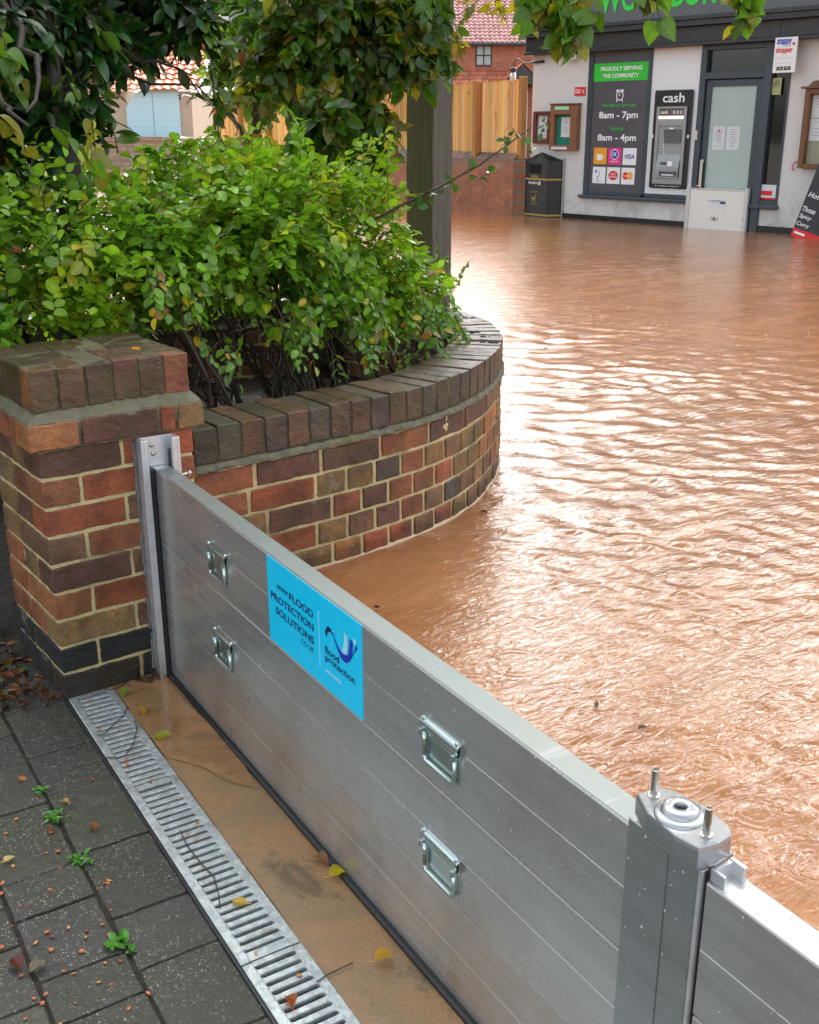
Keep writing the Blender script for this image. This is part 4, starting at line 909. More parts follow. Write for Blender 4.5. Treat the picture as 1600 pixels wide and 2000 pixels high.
M_GL = NT('dark_glass'); M_GL = M_GL.P(Base_Color=(.010, .014, .012), Roughness=.04, Specular_IOR_Level=.8)
n = NT('frosted_glass'); M_FG = n.P(Base_Color=n.mix(n.noise(.9, 2), (.33, .44, .42), (.46, .56, .53)), Roughness=.14)
shop = thing('shop', 'white rendered convenience shop with dark grey fascia and door behind the floodwater', 'shop', sl(0, 0, 0), SAN)
mb = MB(); Z0 = -.3
mb.box(-.64, .385, 0, 5, Z0, 2.42); mb.box(.385, 3.41, 0, .02, Z0, .49) ; mb.box(3.41, 9, 0, 5, Z0, 2.42); mb.box(.385, 3.41, .12, 5, Z0, 3.5); mb.box(.385, 2.2, .02, .12, Z0, .49); mb.box(3.0, 3.41, .02, .12, Z0, .49); mb.box(-.64, .385, .05, 5, 2.42, 3.8); mb.box(3.41, 9, .05, 5, 2.42, 3.8)
mb.build('wall', M_RW, shop)
mb = MB(); mb.box(-.64, 2.16, -.018, -.001, Z0, .222, bev=.003); mb.box(3.02, 9, -.018, -.001, Z0, .235, bev=.003); mb.build('plinth', M_BLK, shop)
mb = MB(); mb.box(-.69, 9.1, -.16, .05, 2.70, 3.75, bev=.006); fas = mb.build('fascia', M_FAS, shop)
mb = MB(); mb.box(-.64, 9, .05, 5, 3.76, 5.6); mb.build('unseen_upper_wall', M_RW, shop)  # unseen storey above the frame, added for its reflection in the water
tmesh('lettering', 'WOODBOROUGH', flat('sign_green', (.02, .62, .05)), fas, Matrix.Translation((.63, -.168, 2.815)), 2.72, .34, bold=.022)
mb = MB()
for (y0, y1, z0, z1) in ((-.19, .05, 2.655, 2.700), (-.165, .05, 2.60, 2.655), (-.20, .05, 2.585, 2.60), (-.12, .05, 2.40, 2.585), (-.15, .05, 2.36, 2.40)): mb.box(-.70 - (y1 * 0), 9.1, y0, y1, z0, z1, bev=.004)
mb.build('moulding', M_MLD, shop)
for x_ in (3.27, 6.2):
    mb = MB(); mb.box(x_, x_ + .012, -.125, -.119, 2.42, 2.58); mb.build('joint_strip', M_BLK, shop)
# window / panel bay
fr = MB()
fr.box(.385, .47, -.03, .12, .50, 2.36, bev=.006); fr.box(1.375, 1.43, -.03, .12, .53, 2.36, bev=.006); fr.box(.47, 1.375, -.02, .12, .50, .56, bev=.004); fr.box(1.43, 2.17, -.02, .12, .50, .555, bev=.004)
fr.build('window_frame', M_GR, shop)
fr = MB(); fr.box(.34, 2.165, -.085, .02, .455, .498, bev=.008); fr.box(3.03, 3.43, -.075, .02, .44, .49, bev=.008); fr.build('sill', M_GR, shop)
pn = MB(); pn.box(.47, 1.375, -.012, .10, .56, 2.36); pn = pn.build('window_panel', M_PAN, shop)
def ST(par, s, x0, x1, z, h, mat, **k): return tmesh('lettering', s, mat, par, Matrix.Translation(((x0 + x1) / 2, k.pop('y', -.018), z)), x1 - x0, h, align='CENTER', **k)
g = MB(); g.box(.475, 1.368, -.016, -.0125, 1.985, 2.212); g = g.build('green_banner', M_GRN, pn)
ST(g, 'PROUDLY SERVING', .595, 1.275, 2.115, .052, M_WI, bold=.02, y=-.020); ST(g, 'THE COMMUNITY', .63, 1.225, 2.025, .052, M_WI, bold=.02, y=-.020)
ST(pn, 'Monday to Saturday', .65, 1.21, 1.645, .060, M_GRD, bold=.02); ST(pn, '8am - 7pm', .60, 1.25, 1.485, .115, M_WI, bold=.022); ST(pn, 'Sunday', .805, 1.03, 1.345, .062, M_GRD, bold=.02); ST(pn, '8am - 4pm', .595, 1.245, 1.195, .115, M_WI, bold=.022)
RX = Matrix.Rotation(R(90), 4, 'X')
def disc(mb, cx, cz, r, y, r2=None, n_=28, r_in=0.0, th=.001):
    a = np.linspace(0, 2 * math.pi, n_ + 1); rz = r2 or r
    P = np.array([[[cx + math.cos(t) * k * r, y, cz + math.sin(t) * k * rz] for t in a] for k in (r_in / r, 1)]); mb.grid(P)
ck = MB(); disc(ck, .93, 1.80, .062, -.015, r_in=.049)
for sx in (-1, 1):
    P = np.array([[[.93 + sx * (.040 + .028 * math.cos(t) * k), -.0155, 1.862 + .02 * math.sin(t) * k + .004 * sx * 0] for t in np.linspace(0, 2 * math.pi, 14)] for k in (0.01, .8)]); ck.grid(P)
    ck.box(.93 + sx * .045 - .007, .93 + sx * .045 + .007, -.016, -.014, 1.722, 1.750)
ck.box(.926, .934, -.016, -.014, 1.80, 1.838); ck.box(.905, .93, -.016, -.014, 1.796, 1.804); ck.box(.924, .936, -.016, -.014, 1.868, 1.88); ck.build('clock_symbol', M_WI, pn)
cols6 = [((.80, .33, .02), .544, 1.130, 0), ((.75, .03, .25), .793, 1.130, 0), ((.80, .82, .84), 1.042, 1.130, 0), ((.80, .82, .84), .540, .876, 0), ((.80, .82, .84), .787, .876, 0), ((.80, .82, .84), 1.034, .876, 0)]
tiles = []
for i, (c_, x_, z_, _) in enumerate(cols6):
    t = MB(); t.box(x_, x_ + .222, -.015, -.0125, z_ - .218, z_); tiles.append(t.build('payment_tile', flat('tile_%d' % i, c_), pn))
t = MB(); t.box(.600, .690, -.017, -.0155, .965, 1.045); disc(t, .698, 1.01, .022, -.0165, r_in=.012); t.build('cup_symbol', M_WI, tiles[0])
t = MB(); disc(t, .904, 1.045, .068, -.0165); t.build('round_badge', M_WI, tiles[1]); t = MB(); disc(t, .904, 1.045, .058, -.018); t.build('round_badge', flat('badge_blue', (.03, .04, .35)), tiles[1]); ST(tiles[1], 'CK', .868, .940, 1.022, .05, M_WI, bold=.03, y=-.0195); ST(tiles[1], 'payzone', .835, .972, .935, .028, M_WI, y=-.0175)
ST(tiles[2], 'VISA', 1.072, 1.232, .99, .062, flat('visa_blue', (.01, .06, .42)), bold=.02, shear=.25, y=-.0175)
t = MB(); t.prism([(.60, .795), (.622, .818), (.60, .841), (.578, .818)][::-1], .0165, .0175, M=Matrix.Identity(4) if False else Matrix.Rotation(R(90), 4, 'X') @ Matrix.Scale(1, 4)); t.build('diamond_symbol', flat('mark_blue', (.02, .12, .55)), tiles[3])
t = MB()
for (a, b, r_) in ((.655, .80, .012), (.66, .765, .010), (.632, .745, .012), (.625, .71, .012), (.668, .84, .007)): disc(t, a, b, r_, -.0165, n_=10)
t.build('dots_symbol', flat('mark_teal', (.08, .25, .45)), tiles[3]); ST(tiles[3], 'paypoint', .60, .70, .675, .02, flat('ink_grey', (.2, .22, .25)), y=-.0175)
t = MB(); disc(t, .897, .768, .082, -.0165, .062); t.build('red_oval', flat('post_red', (.62, .01, .02)), tiles[4]); ST(tiles[4], 'POST', .855, .940, .775, .026, M_WI, bold=.02, y=-.018); ST(tiles[4], 'OFFICE', .835, .960, .738, .026, M_WI, bold=.02, y=-.018)
t = MB(); disc(t, 1.106, .770, .050, -.0165); t.build('red_disc', flat('mc_red', (.75, .02, .01)), tiles[5]); t = MB(); disc(t, 1.178, .770, .050, -.0172); t.build('amber_disc', flat('mc_amber', (.85, .38, .01)), tiles[5]); ST(tiles[5], 'mastercard', 1.065, 1.22, .762, .02, M_WI, bold=.02, y=-.0185)
wpn = MB(); wpn.box(1.43, 2.17, -.008, .11, .555, 2.36); wpn.build('white_panel', M_WP, shop)
# cash machine
M_AG = simple('machine_grey', (.30, .32, .33), .35, .3, vs=2); M_AD = simple('machine_dark', (.07, .075, .085), .3, vs=3)
cm = thing('cash_machine', 'black framed through-the-wall cash machine with a lit header beside the shop door', 'cash machine', sl(1.81, -.01, .63), SAN); OC = Matrix.Translation((-1.81, .01, -.63))
mb = MB(); mb.box(1.515, 2.10, -.05, -.012, .633, 1.85, bev=.014); sur = mb.build('surround', M_BLK, cm, M=OC)
ST(sur, 'cash', 1.655, 1.985, 1.700, .115, M_WI, bold=.012, y=-.053); ST(sur, 'free balance enquiries', 1.62, 2.0, .648, .026, M_WI, y=-.053)
mb = MB(); mb.box(1.585, 1.63, -.075, -.05, .687, 1.65, bev=.004); mb.box(2.0, 2.045, -.075, -.05, .687, 1.65, bev=.004); mb.box(1.63, 2.0, -.075, -.05, .687, .765, bev=.004); mb.box(1.63, 2.0, -.075, -.05, 1.415, 1.50, bev=.003); mb.box(1.63, 2.0, -.0745, -.05, 1.628, 1.65)
mb.box(1.63, 2.0, -.056, -.0505, .765, 1.415)
mb.add([(1.64, -.058, 1.06), (1.995, -.058, 1.06), (1.995, -.095, .90), (1.64, -.095, .90)], [[0, 1, 2, 3]]); mb.add([(1.64, -.095, .90), (1.995, -.095, .90), (1.995, -.095, .765), (1.64, -.095, .765)], [[0, 1, 2, 3]]); mb.add([(1.64, -.095, .90), (1.64, -.058, 1.06), (1.64, -.058, .765), (1.64, -.095, .765)], [[0, 1, 2, 3]])
mb.build('fascia_housing', M_AG, cm, M=OC)
mb = MB(); mb.box(1.63, 2.0, -.072, -.05, 1.535, 1.628); hd = mb.build('header', M_AD, cm, M=OC); ST(hd, 'cash', 1.645, 1.765, 1.56, .045, flat('cream', (.75, .72, .55)), bold=.03, y=-.075)
for i, c_ in enumerate([(.5, .08, .05), (.6, .6, .6), (.05, .3, .5), (.6, .6, .6), (.5, .1, .05), (.6, .6, .6)]):
    t = MB(); t.box(1.815 + .028 * i, 1.838 + .028 * i, -.075, -.0725, 1.558, 1.60); t.build('card_logo', flat('card_%d' % i, c_), hd)
n = NT('lit_strip'); M_LS = n.P(Base_Color=(.8, .75, .55), Emission_Color=(1, .86, .6), Emission_Strength=.9, Roughness=.4); mb = MB(); mb.box(1.63, 2.0, -.078, -.05, 1.503, 1.533); mb.build('light_strip', M_LS, cm, M=OC)
mb = MB(); mb.add([(1.70, -.058, 1.37), (1.985, -.058, 1.37), (1.985, -.075, 1.20), (1.74, -.075, 1.20)], [[0, 1, 2, 3]]); mb.build('screen', M_AD, cm, M=OC)
mb = MB(); mb.box(1.70, 1.98, -.097, -.0955, .785, .85); cs_ = mb.build('cash_slot', M_AD, cm, M=OC); mb = MB(); mb.box(1.745, 1.93, -.101, -.0975, .798, .812); mb.build('slot_lip', M_WI, cs_)
mb = MB(); mb.box(1.715, 1.80, -.097, -.08, .935, .965); mb.build('card_slot', M_AD, cm, M=OC)
mb = MB(); mb.box(1.83, 1.90, -.100, -.088, .915, .975); mb.build('keypad', M_WI, cm, M=OC)
mb = MB(); mb.box(1.81, 1.87, -.078, -.07, 1.372, 1.392); mb.build('lamp', M_WI, cm, M=OC)
for k in range(4): mb = MB(); mb.add([(1.72 - .008 * k, -.062, 1.07 + .035 * k), (1.75 - .008 * k, -.062, 1.07 + .035 * k), (1.745 - .008 * k, -.062, 1.088 + .035 * k)], [[0, 1, 2]]); mb.build('key', M_WI, cm, M=OC)
for x_ in (1.522, 2.07): mb = MB(); mb.box(x_, x_ + .028, -.065, -.05, 1.262, 1.305, bev=.004); mb.build('latch', M_WP, cm, M=OC)
# door set
mb = MB(); mb.box(2.17, 2.255, -.035, .12, .1, 2.36, bev=.006); mb.box(3.06, 3.175, -.035, .12, .1, 2.36, bev=.006); mb.box(2.255, 3.06, -.03, .12, 2.30, 2.36, bev=.004); mb.box(2.255, 3.06, -.03, .12, 1.965, 2.045, bev=.004); mb.box(3.175, 3.41, -.02, .10, .49, .54, bev=.003); mb.box(3.385, 3.41, -.015, .10, .54, 2.33, bev=.003); mb.box(3.175, 3.385, -.012, .1, 2.31, 2.34)
mb.build('door_frame', M_GR, shop)
mb = MB(); mb.box(2.255, 3.06, .03, .04, 2.045, 2.30); mb.build('transom_glass', M_GL, shop)
mb = MB(); mb.box(3.175, 3.385, .03, .04, .54, 2.10); mb.build('side_window', M_GL, shop)
mb = MB(); mb.box(3.175, 3.385, .02, .035, 2.10, 2.31); mb.build('blind', M_WP, shop)
mb = MB(); mb.box(2.262, 2.340, .0, .05, .1, 1.955, bev=.005); mb.box(2.968, 3.052, .0, .05, .1, 1.955, bev=.005); mb.box(2.34, 2.968, .0, .05, 1.878, 1.955, bev=.004); mb.box(2.34, 2.968, .0, .05, .1, .32, bev=.004); dor = mb.build('door', M_GR, shop)
mb = MB(); mb.box(2.34, 2.968, .02, .03, .32, 1.878); gl = mb.build('glass', M_FG, dor)
M_PP = flat('paper', (.62, .66, .70), .6); M_INK = flat('ink_dark', (.10, .10, .16)); M_RED = flat('red_print', (.65, .015, .012))
def paper(par, x0, x1, z0, z1, y, lines, name='notice', mat=None, ink=None, hd=None):
    t = MB(); t.box(x0, x1, y - .002, y, z0, z1); p = t.build(name, mat or M_PP, par); t = MB(); r_ = np.random.RandomState(abs(int(x0 * 100)) + lines)
    for i in range(lines):
        zc = z1 - (z1 - z0) * (.14 + .78 * i / lines); w_ = (x1 - x0) * r_.uniform(.18, .36); xc = (x0 + x1) / 2; h_ = (z1 - z0) * .008
        if r_.uniform() < .8: t.box(xc - w_, xc + w_, y - .0035, y - .0025, zc - h_, zc + h_)
    if lines: t.build('print', ink or M_INK, p)
    if hd:
        t = MB(); disc(t, (x0 + x1) / 2, z1 - (z1 - z0) * .2, (x1 - x0) * .08, y - .004, n_=12); t.build('print', hd, p)
    return p
paper(gl, 2.405, 2.575, 1.125, 1.405, .0185, 9, hd=M_RED); paper(gl, 2.605, 2.785, 1.125, 1.405, .0185, 8)
mb = MB(); mb.box(2.275, 2.325, -.03, 0, .97, 1.005, bev=.004); mb.box(2.285, 2.325, -.045, -.03, .66, 1.0, bev=.004); mb.build('handle', M_ST, dor)
mb = MB(); mb.box(2.18, 2.215, -.05, -.035, 1.24, 1.36, bev=.004); mb.build('keypad', M_ST, shop)
sw = None
mb = MB(); mb.box(3.178, 3.298, -.003, -.001, 1.764, 1.954); y_ = mb.build('warning_sticker', flat('sticker_yellow', (.36, .40, .16)), shop)
t = MB(); tri = [(3.195, 1.865), (3.281, 1.865), (3.238, 1.938)]; 
for k in range(3):
    a, b = np.array(tri[k]), np.array(tri[(k + 1) % 3]); t.tube([(a[0], -.0045, a[1]), (b[0], -.0045, b[1])], .004, 5)
t.box(3.222, 3.254, -.005, -.0035, 1.885, 1.90); t.build('print', M_INK, y_)
mb = MB(); mb.box(3.165, 3.375, -.006, -.004, .555, .728); r_ = mb.build('red_notice', M_PP, shop); t = MB(); t.box(3.18, 3.325, -.008, -.0065, .60, .655); t.box(3.165, 3.375, -.008, -.0065, .555, .575); t.build('print', M_RED, r_)
# flood board over the door
fbd = thing('door_flood_board', 'white flood board slotted between metal channels across the shop doorway', 'flood barrier', sl(2.6, -.05, .1), SAN); OD = Matrix.Translation((-2.6, .05, -.1))
mb = MB(); mb.box(2.20, 2.995, -.075, -.045, -.2, .640, bev=.004); bp = mb.build('panel', flat('board_white', (.74, .73, .69), .4), fbd, M=OD)
mb = MB(); mb.box(2.20, 2.995, -.078, -.042, .641, .655, bev=.003); mb.build('top_rail', M_ST, fbd, M=OD)
for x0, x1 in ((2.145, 2.20), (2.995, 3.045)): mb = MB(); mb.box(x0, x1, -.085, -.03, -.2, .675, bev=.003); mb.build('side_channel', simple('channel_white', (.55, .56, .55), .35, .3), fbd, M=OD)
for x_ in (2.27, 2.86): mb = MB(); mb.tube([(x_, -.06, .655), (x_, -.06, .685), (x_ + .07, -.06, .685), (x_ + .07, -.06, .655)], .005, 6); mb.build('handle', M_ST, fbd, M=OD)
l = paper(bp, 2.475, 2.735, .43, .53, -.076, 5, 'label', flat('label_white', (.7, .72, .74))); t = MB(); t.box(2.655, 2.73, -.08, -.079, .475, .5); t.box(2.48, 2.73, -.08, -.079, .507, .512); t.build('print', M_NAVY, l)
t = MB(); t.box(2.53, 2.64, -.079, -.0755, .265, .31, bev=.001); t = t.build('label', flat('label_grey', (.5, .5, .5)), bp); q = MB(); q.box(2.572, 2.6, -.081, -.0795, .268, .306); q.build('print', M_INK, t)
# notice boards
M_W1 = simple('mahogany', (.13, .025, .02), .35, var=.3, vs=5); M_W2 = simple('oak_brown', (.22, .095, .045), .45, var=.35, vs=6); M_W3 = simple('dark_oak', (.15, .062, .022), .4, var=.35, vs=6)
nb = thing('notice_board', 'small mahogany framed notice case left of the oak one above the litter bin', 'notice board', sl(-.40, 0, 1.175), SAN); O_ = Matrix.Translation((.40, 0, -1.175))
mb = MB(); mb.box(-.56, -.505, -.07, -.0, 1.175, 1.615, bev=.008); mb.box(-.295, -.245, -.07, 0, 1.175, 1.615, bev=.008); mb.box(-.505, -.295, -.07, 0, 1.175, 1.235, bev=.008); mb.box(-.505, -.295, -.07, 0, 1.565, 1.615, bev=.008); mb.build('frame', M_W1, nb, M=O_)
mb = MB(); mb.box(-.505, -.295, -.02, 0, 1.235, 1.565); bk = mb.build('backing', simple('felt_grey', (.28, .36, .33), .8), nb, M=O_); paper(bk, -.49, -.31, 1.25, 1.40, -.021, 5); paper(bk, -.475, -.305, 1.405, 1.55, -.021, 3, hd=flat('ink_teal', (.1, .3, .25)))
nb = thing('notice_board', 'larger oak framed notice case with green baize and one white sheet', 'notice board', sl(.03, 0, 1.09), SAN); O_ = Matrix.Translation((-.03, 0, -1.09))
mb = MB(); mb.box(-.215, -.14, -.10, 0, 1.09, 1.70, bev=.008); mb.box(.155, .275, -.10, 0, 1.09, 1.70, bev=.008); mb.box(-.14, .155, -.10, 0, 1.09, 1.16, bev=.008); mb.box(-.14, .155, -.10, 0, 1.565, 1.70, bev=.008); mb.box(-.225, .285, -.115, 0, 1.70, 1.715, bev=.004); mb.build('frame', M_W2, nb, M=O_)
mb = MB(); mb.box(-.14, .155, -.02, 0, 1.16, 1.565); bk = mb.build('backing', simple('green_baize', (.01, .20, .15), .8), nb, M=O_); p_ = paper(bk, -.06, .12, 1.265, 1.53, -.021, 6)
mb = MB(); mb.box(-.125, .13, -.104, -.1015, 1.63, 1.672); mb.build('title_strip', flat('mint', (.3, .75, .5)), nb, M=O_); mb = MB(); mb.box(-.165, .125, -.105, -.1015, 1.10, 1.135); mb.build('title_strip', M_PP, nb, M=O_)
nb = thing('notice_board', 'big brown timber notice case with pediment at the right edge holding white papers', 'notice board', sl(4.0, 0, .935), SAN); O_ = Matrix.Translation((-4.0, 0, -.935))
mb = MB(); mb.box(3.665, 3.73, -.10, 0, .935, 1.82, bev=.008); mb.box(4.42, 4.49, -.1, 0, .935, 1.82, bev=.008); mb.box(3.73, 4.42, -.10, 0, .935, .985, bev=.006); mb.box(3.73, 4.42, -.1, 0, 1.76, 1.82, bev=.006); mb.box(3.62, 4.53, -.13, 0, 1.82, 1.845, bev=.006)
mb.prism([(3.70, 1.845), (4.45, 1.845), (4.40, 1.90), (4.2, 1.93), (4.075, 1.97), (3.95, 1.93), (3.75, 1.90)], .02, .10, M=Matrix.Rotation(R(90), 4, 'X')); mb.build('frame', M_W3, nb, M=O_)
mb = MB(); mb.box(3.73, 4.42, -.02, 0, .985, 1.76); bk = mb.build('backing', simple('felt_sage', (.30, .31, .22), .8), nb, M=O_); paper(bk, 3.735, 3.95, 1.50, 1.75, -.021, 6); paper(bk, 3.735, 3.95, 1.245, 1.49, -.021, 5); paper(bk, 4.0, 4.2, 1.4, 1.7, -.021, 5)
mb = MB(); mb.tube([(3.60, 0, 1.015), (3.585, -.03, .99), (3.565, -.03, .93), (3.60, -.03, .905)], .007, 6); hk = tag(mb.build('wall_hook', flat('hook_red', (.6, .08, .05)), M=Matrix.Translation(sl(0, 0, 0)) @ Matrix.Rotation(SAN, 4, 'Z')), 'small red hook on the white wall left of the big brown notice case', 'hook')
# projecting sign
ps = thing('projecting_sign', 'white hanging sign with blue and red shopper lettering above the side window', 'sign', sl(3.4, -.02, 2.0), SAN); O_ = Matrix.Translation((-3.4, .02, -2.0))
mb = MB(); mb.box(3.262, 3.548, -.185, -.165, 2.0, 2.385, bev=.003); fc = mb.build('sign_board', flat('sign_white', (.78, .80, .82), .35), ps, M=O_)
mb = MB(); mb.box(3.38, 3.40, -.165, 0, 2.1, 2.12); mb.box(3.38, 3.40, -.165, 0, 2.3, 2.32); mb.build('bracket', M_BLK, ps, M=O_)
ST(fc, 'snappy', 3.29, 3.475, 2.285, .082, flat('print_blue', (.01, .05, .50)), bold=.025, y=-.1885); ST(fc, 'shopper', 3.285, 3.50, 2.20, .082, M_RED, bold=.025, y=-.1885)
t = MB(); t.box(3.487, 3.52, -.188, -.1855, 2.30, 2.325); t.build('cart_symbol', M_RED, fc)
t = MB(); t.box(3.30, 3.51, -.188, -.1855, 2.160, 2.164); t.box(3.29, 3.52, -.188, -.1855, 2.105, 2.109); t.build('print', flat('print_grey', (.45, .47, .5)), fc)
for x_ in (3.315, 3.41): t = MB(); t.box(x_, x_ + .085, -.188, -.1855, 2.028, 2.068, bev=.001); b_ = t.build('app_badge', M_BLK, fc); ST(b_, 'App' if x_ < 3.4 else 'Play', x_ + .02, x_ + .07, 2.038, .02, M_WI, y=-.190)
# camera, red alarm sign, lamp
ca = thing('security_camera', 'small white dome camera on the shop wall under the fascia', 'camera', sl(.10, 0, 2.30), SAN)
mb = MB(); mb.box(.02, .10, -.09, 0, -.02, .05, bev=.01); mb.build('mount', M_WP, ca); mb = MB(); mb.lathe([(0, -.055), (.03, -.045), (.05, -.02), (.055, .015), (.045, .03), (0, .035)], 20, Matrix.Translation((0, -.10, 0))); mb.build('dome', M_WP, ca, smooth=True)
al = thing('defibrillator_sign', 'small red sign with white print on the white wall above the oak notice case', 'sign', sl(.23, 0, 1.81), SAN)
mb = MB(); mb.box(-.09, .105, -.012, 0, 0, .115, bev=.003); a_ = mb.build('plate', M_RED, al); t = MB(); t.box(-.075, .03, -.015, -.013, .07, .082); t.box(-.075, .02, -.015, -.013, .035, .055); disc(t, .07, .055, .02, -.0145, r_in=.011); t.build('print', M_PP, a_)
la = thing('wall_lamp', 'black swan-neck wall lamp with glass jar at the shop corner', 'lamp', sl(-.63, -.02, 2.28), SAN)
mb = MB(); mb.tube([(.20, .0, 0), (.0, -.03, -.01)], [.018, .016], 8); t_ = np.linspace(0, 1, 16); pts = bez((0, -.03, -.01), (-.10, -.05, -.03), (-.17, -.07, .02), 8); pts2 = bez((-.17, -.07, .02), (-.26, -.09, .10), (-.29, -.10, -.06), 10); mb.tube(np.concatenate([pts, pts2[1:]]), .007, 8); mb.build('swan_neck', M_BLK, la, smooth=True)
Ml = Matrix.Translation((-.29, -.10, -.06)); mb = MB(); mb.lathe([(0, 0), (.03, -.005), (.042, -.02), (.042, -.075), (0, -.075)], 16, Ml); mb.build('lamp_cap', M_BLK, la)
n = NT('jar_glass'); M_JG = n.P(Base_Color=(.75, .76, .72), Roughness=.12, Transmission_Weight=.6, IOR=1.2); mb = MB(); mb.lathe([(.036, -.075), (.042, -.10), (.042, -.17), (.03, -.195), (0, -.2)], 16, Ml); mb.build('lamp_jar', M_JG, la, smooth=True)
# litter bin (pentagonal plan with a corner towards the road) and the pipe beside it
bn = thing('litter_bin', 'black litter bin with pyramid lid and gold bands against the shop corner', 'litter bin', sl(-.33, -.25, .1), SAN)
A0, A1, A2, A3 = (-.29, .13), (.20, .04), (.33, .235), (-.29, .235)
plan = [A0, A1, A2, A3]
def off(p, k): c_ = np.mean(plan, 0); return [tuple(c_ + (np.array(q) - c_) * k) for q in p]
mb = MB(); mb.prism(off(plan, 1.0), -.3, .83, (.01, .01, .01)); bb = mb.build('body', M_BLK, bn)
mb = MB(); c_ = np.mean(plan, 0); V = [(*q, .845) for q in off(plan, 1.03)] + [(c_[0], c_[1], .96)]; mb.add(V, [[i, (i + 1) % 4, 4] for i in range(4)]); mb.prism(off(plan, 1.03), .825, .845); mb.build('lid', M_BLK, bn)
M_GO = simple('gold_paint', (.42, .30, .05), .4)
for z_ in (.575, .075): mb = MB(); mb.prism(off(plan, 1.012), z_, z_ + .022); mb.build('gold_band', M_GO, bn)
fa = math.atan2(A1[1] - A0[1], A1[0] - A0[0]); FM = Matrix.Translation((A0[0], A0[1], 0)) @ Matrix.Rotation(fa, 4, 'Z'); FL = math.hypot(A1[0] - A0[0], A1[1] - A0[1])
mb = MB(); mb.box(.08, .36, -.003, .02, .665, .79); mb.build('slot', flat('void', (.001, .001, .001), .9), bb, M=FM)
def BT(s, x0, x1, z, h, mat, bold=.01): return tmesh('lettering', s, mat, bb, FM @ Matrix.Translation(((x0 + x1) / 2, -.005, z)), x1 - x0, h, align='CENTER', bold=bold)
BT('Litter', .14, .32, .608, .04, M_GO, .02); BT('Gedling', .08, .30, .505, .05, M_WI, .02); t = MB(); t.box(.32, .355, -.006, -.002, .505, .555, bev=.005); t.build('emblem', M_WI, bb, M=FM)
BT('DOG WASTE', .13, .31, .395, .022, M_GO); BT('ACCEPTED', .13, .31, .225, .022, M_GO)
t = MB(); t.box(.18, .25, -.006, -.002, .30, .325); t.box(.18, .195, -.006, -.002, .262, .302); t.box(.235, .25, -.006, -.002, .262, .302); t.box(.238, .253, -.006, -.002, .325, .355); t.box(.24, .272, -.006, -.002, .345, .362); t.box(.170, .183, -.006, -.002, .315, .35); t.build('dog_symbol', M_GO, bb, M=FM)
mb = MB(); mb.tube([sl(.02, -.03, -.2), sl(.02, -.03, .98)], .012, 8); tag(mb.build('drainpipe', simple('pipe_grey', (.30, .29, .25), .5)), 'thin grey pipe standing on the wall just right of the litter bin', 'pipe')
# chalk board leaning
M_CB = simple('chalkboard', (.022, .024, .028), .5)
cb = thing('chalkboard', 'black chalkboard with white handwriting and red foot leaning at the right edge', 'chalkboard', sl(3.90, -.30, .165), SAN)
LM = Matrix.Rotation(R(14), 4, 'Y') @ Matrix.Rotation(R(-6), 4, 'X')
mb = MB(); mb.box(-.10, .36, -.012, .012, .085, .95, bev=.003); cbb = mb.build('board', M_CB, cb, M=LM); mb = MB(); mb.box(-.10, .36, -.013, .012, -.02, .083, bev=.003); rf = mb.build('red_foot', M_RED, cb, M=LM)
for s_, z_, x_, w_ in (('Hot', .46, -.07, .14), ('Those', .29, -.08, .17), ('Spicy', .20, -.085, .16), ('Curry', .11, -.085, .17)):
    tmesh('lettering', s_, M_WI, cbb, Matrix.Translation((x_, -.014, z_)), w_, .06, bold=.01, shear=.2)
mb = MB(); mb.box(-.07, .07, -.016, -.0135, .025, .05); mb.build('print', M_WI, rf, M=Matrix.Identity(4))

# ---------------------------------------------------------------- brick garden wall and close-boarded fence left of the shop
def n_brickwall(name, c1, c2, mo, sc=1.0, weather=True):
    n = NT(name); bt = n.n('TexBrick', {'offset': .5}, Vector=n.map((1, 1, 1), rot=(R(90), 0, 0)), Color1=(*c1, 1), Color2=(*c2, 1), Mortar=(*mo, 1), Scale=sc, Mortar_Size=.010, Brick_Width=.225, Row_Height=.075, Bias=.1)
    bt.inputs['Mortar Smooth'].default_value = .3
    c = n.mix(n.ramp(n.noise(5, 4, .6), [(.4, 0), (.65, .6)]), bt.outputs[0], n.mix(1, bt.outputs[0], (.5, .42, .4), 'MULTIPLY'))
    c = n.mix(n.ramp(n.noise(26, 3), [(.5, 0), (.7, .35)]), c, (.5, .28, .16))
    if weather:
        z = n.n('SeparateXYZ', Vector=n.tc.outputs['Object']).outputs[2]
        c = n.mix(n.math('MULTIPLY', n.ramp(z, [(.72, 0), (.9, .8)]), n.ramp(n.noise(2.2, 5, .7), [(.35, 0), (.6, 1)])), c, (.28, .25, .17))
    return n.P(Base_Color=c, Roughness=.7, Normal=n.bump(n.math('ADD', bt.outputs[1], n.math('MULTIPLY', n.noise(80, 4), .6)), -.5, .01))
FA = Vector((10.70, 10.02, 0)); fu = (.16, .987); FAN = math.atan2(fu[1], fu[0])     # x axis runs away to the left of the picture
M_BW = n_brickwall('garden_brick', (.52, .16, .06), (.38, .11, .05), (.22, .17, .13))
gw = thing('garden_wall', 'old red brick boundary wall with sloped coping under the orange fence', 'wall', FA, FAN)
mb = MB(); mb.box(0, 15.5, 0, .22, -.3, .93) ; mb.build('brickwork', M_BW, gw)
mb = MB(); rsx = np.random.RandomState(1); x = 0
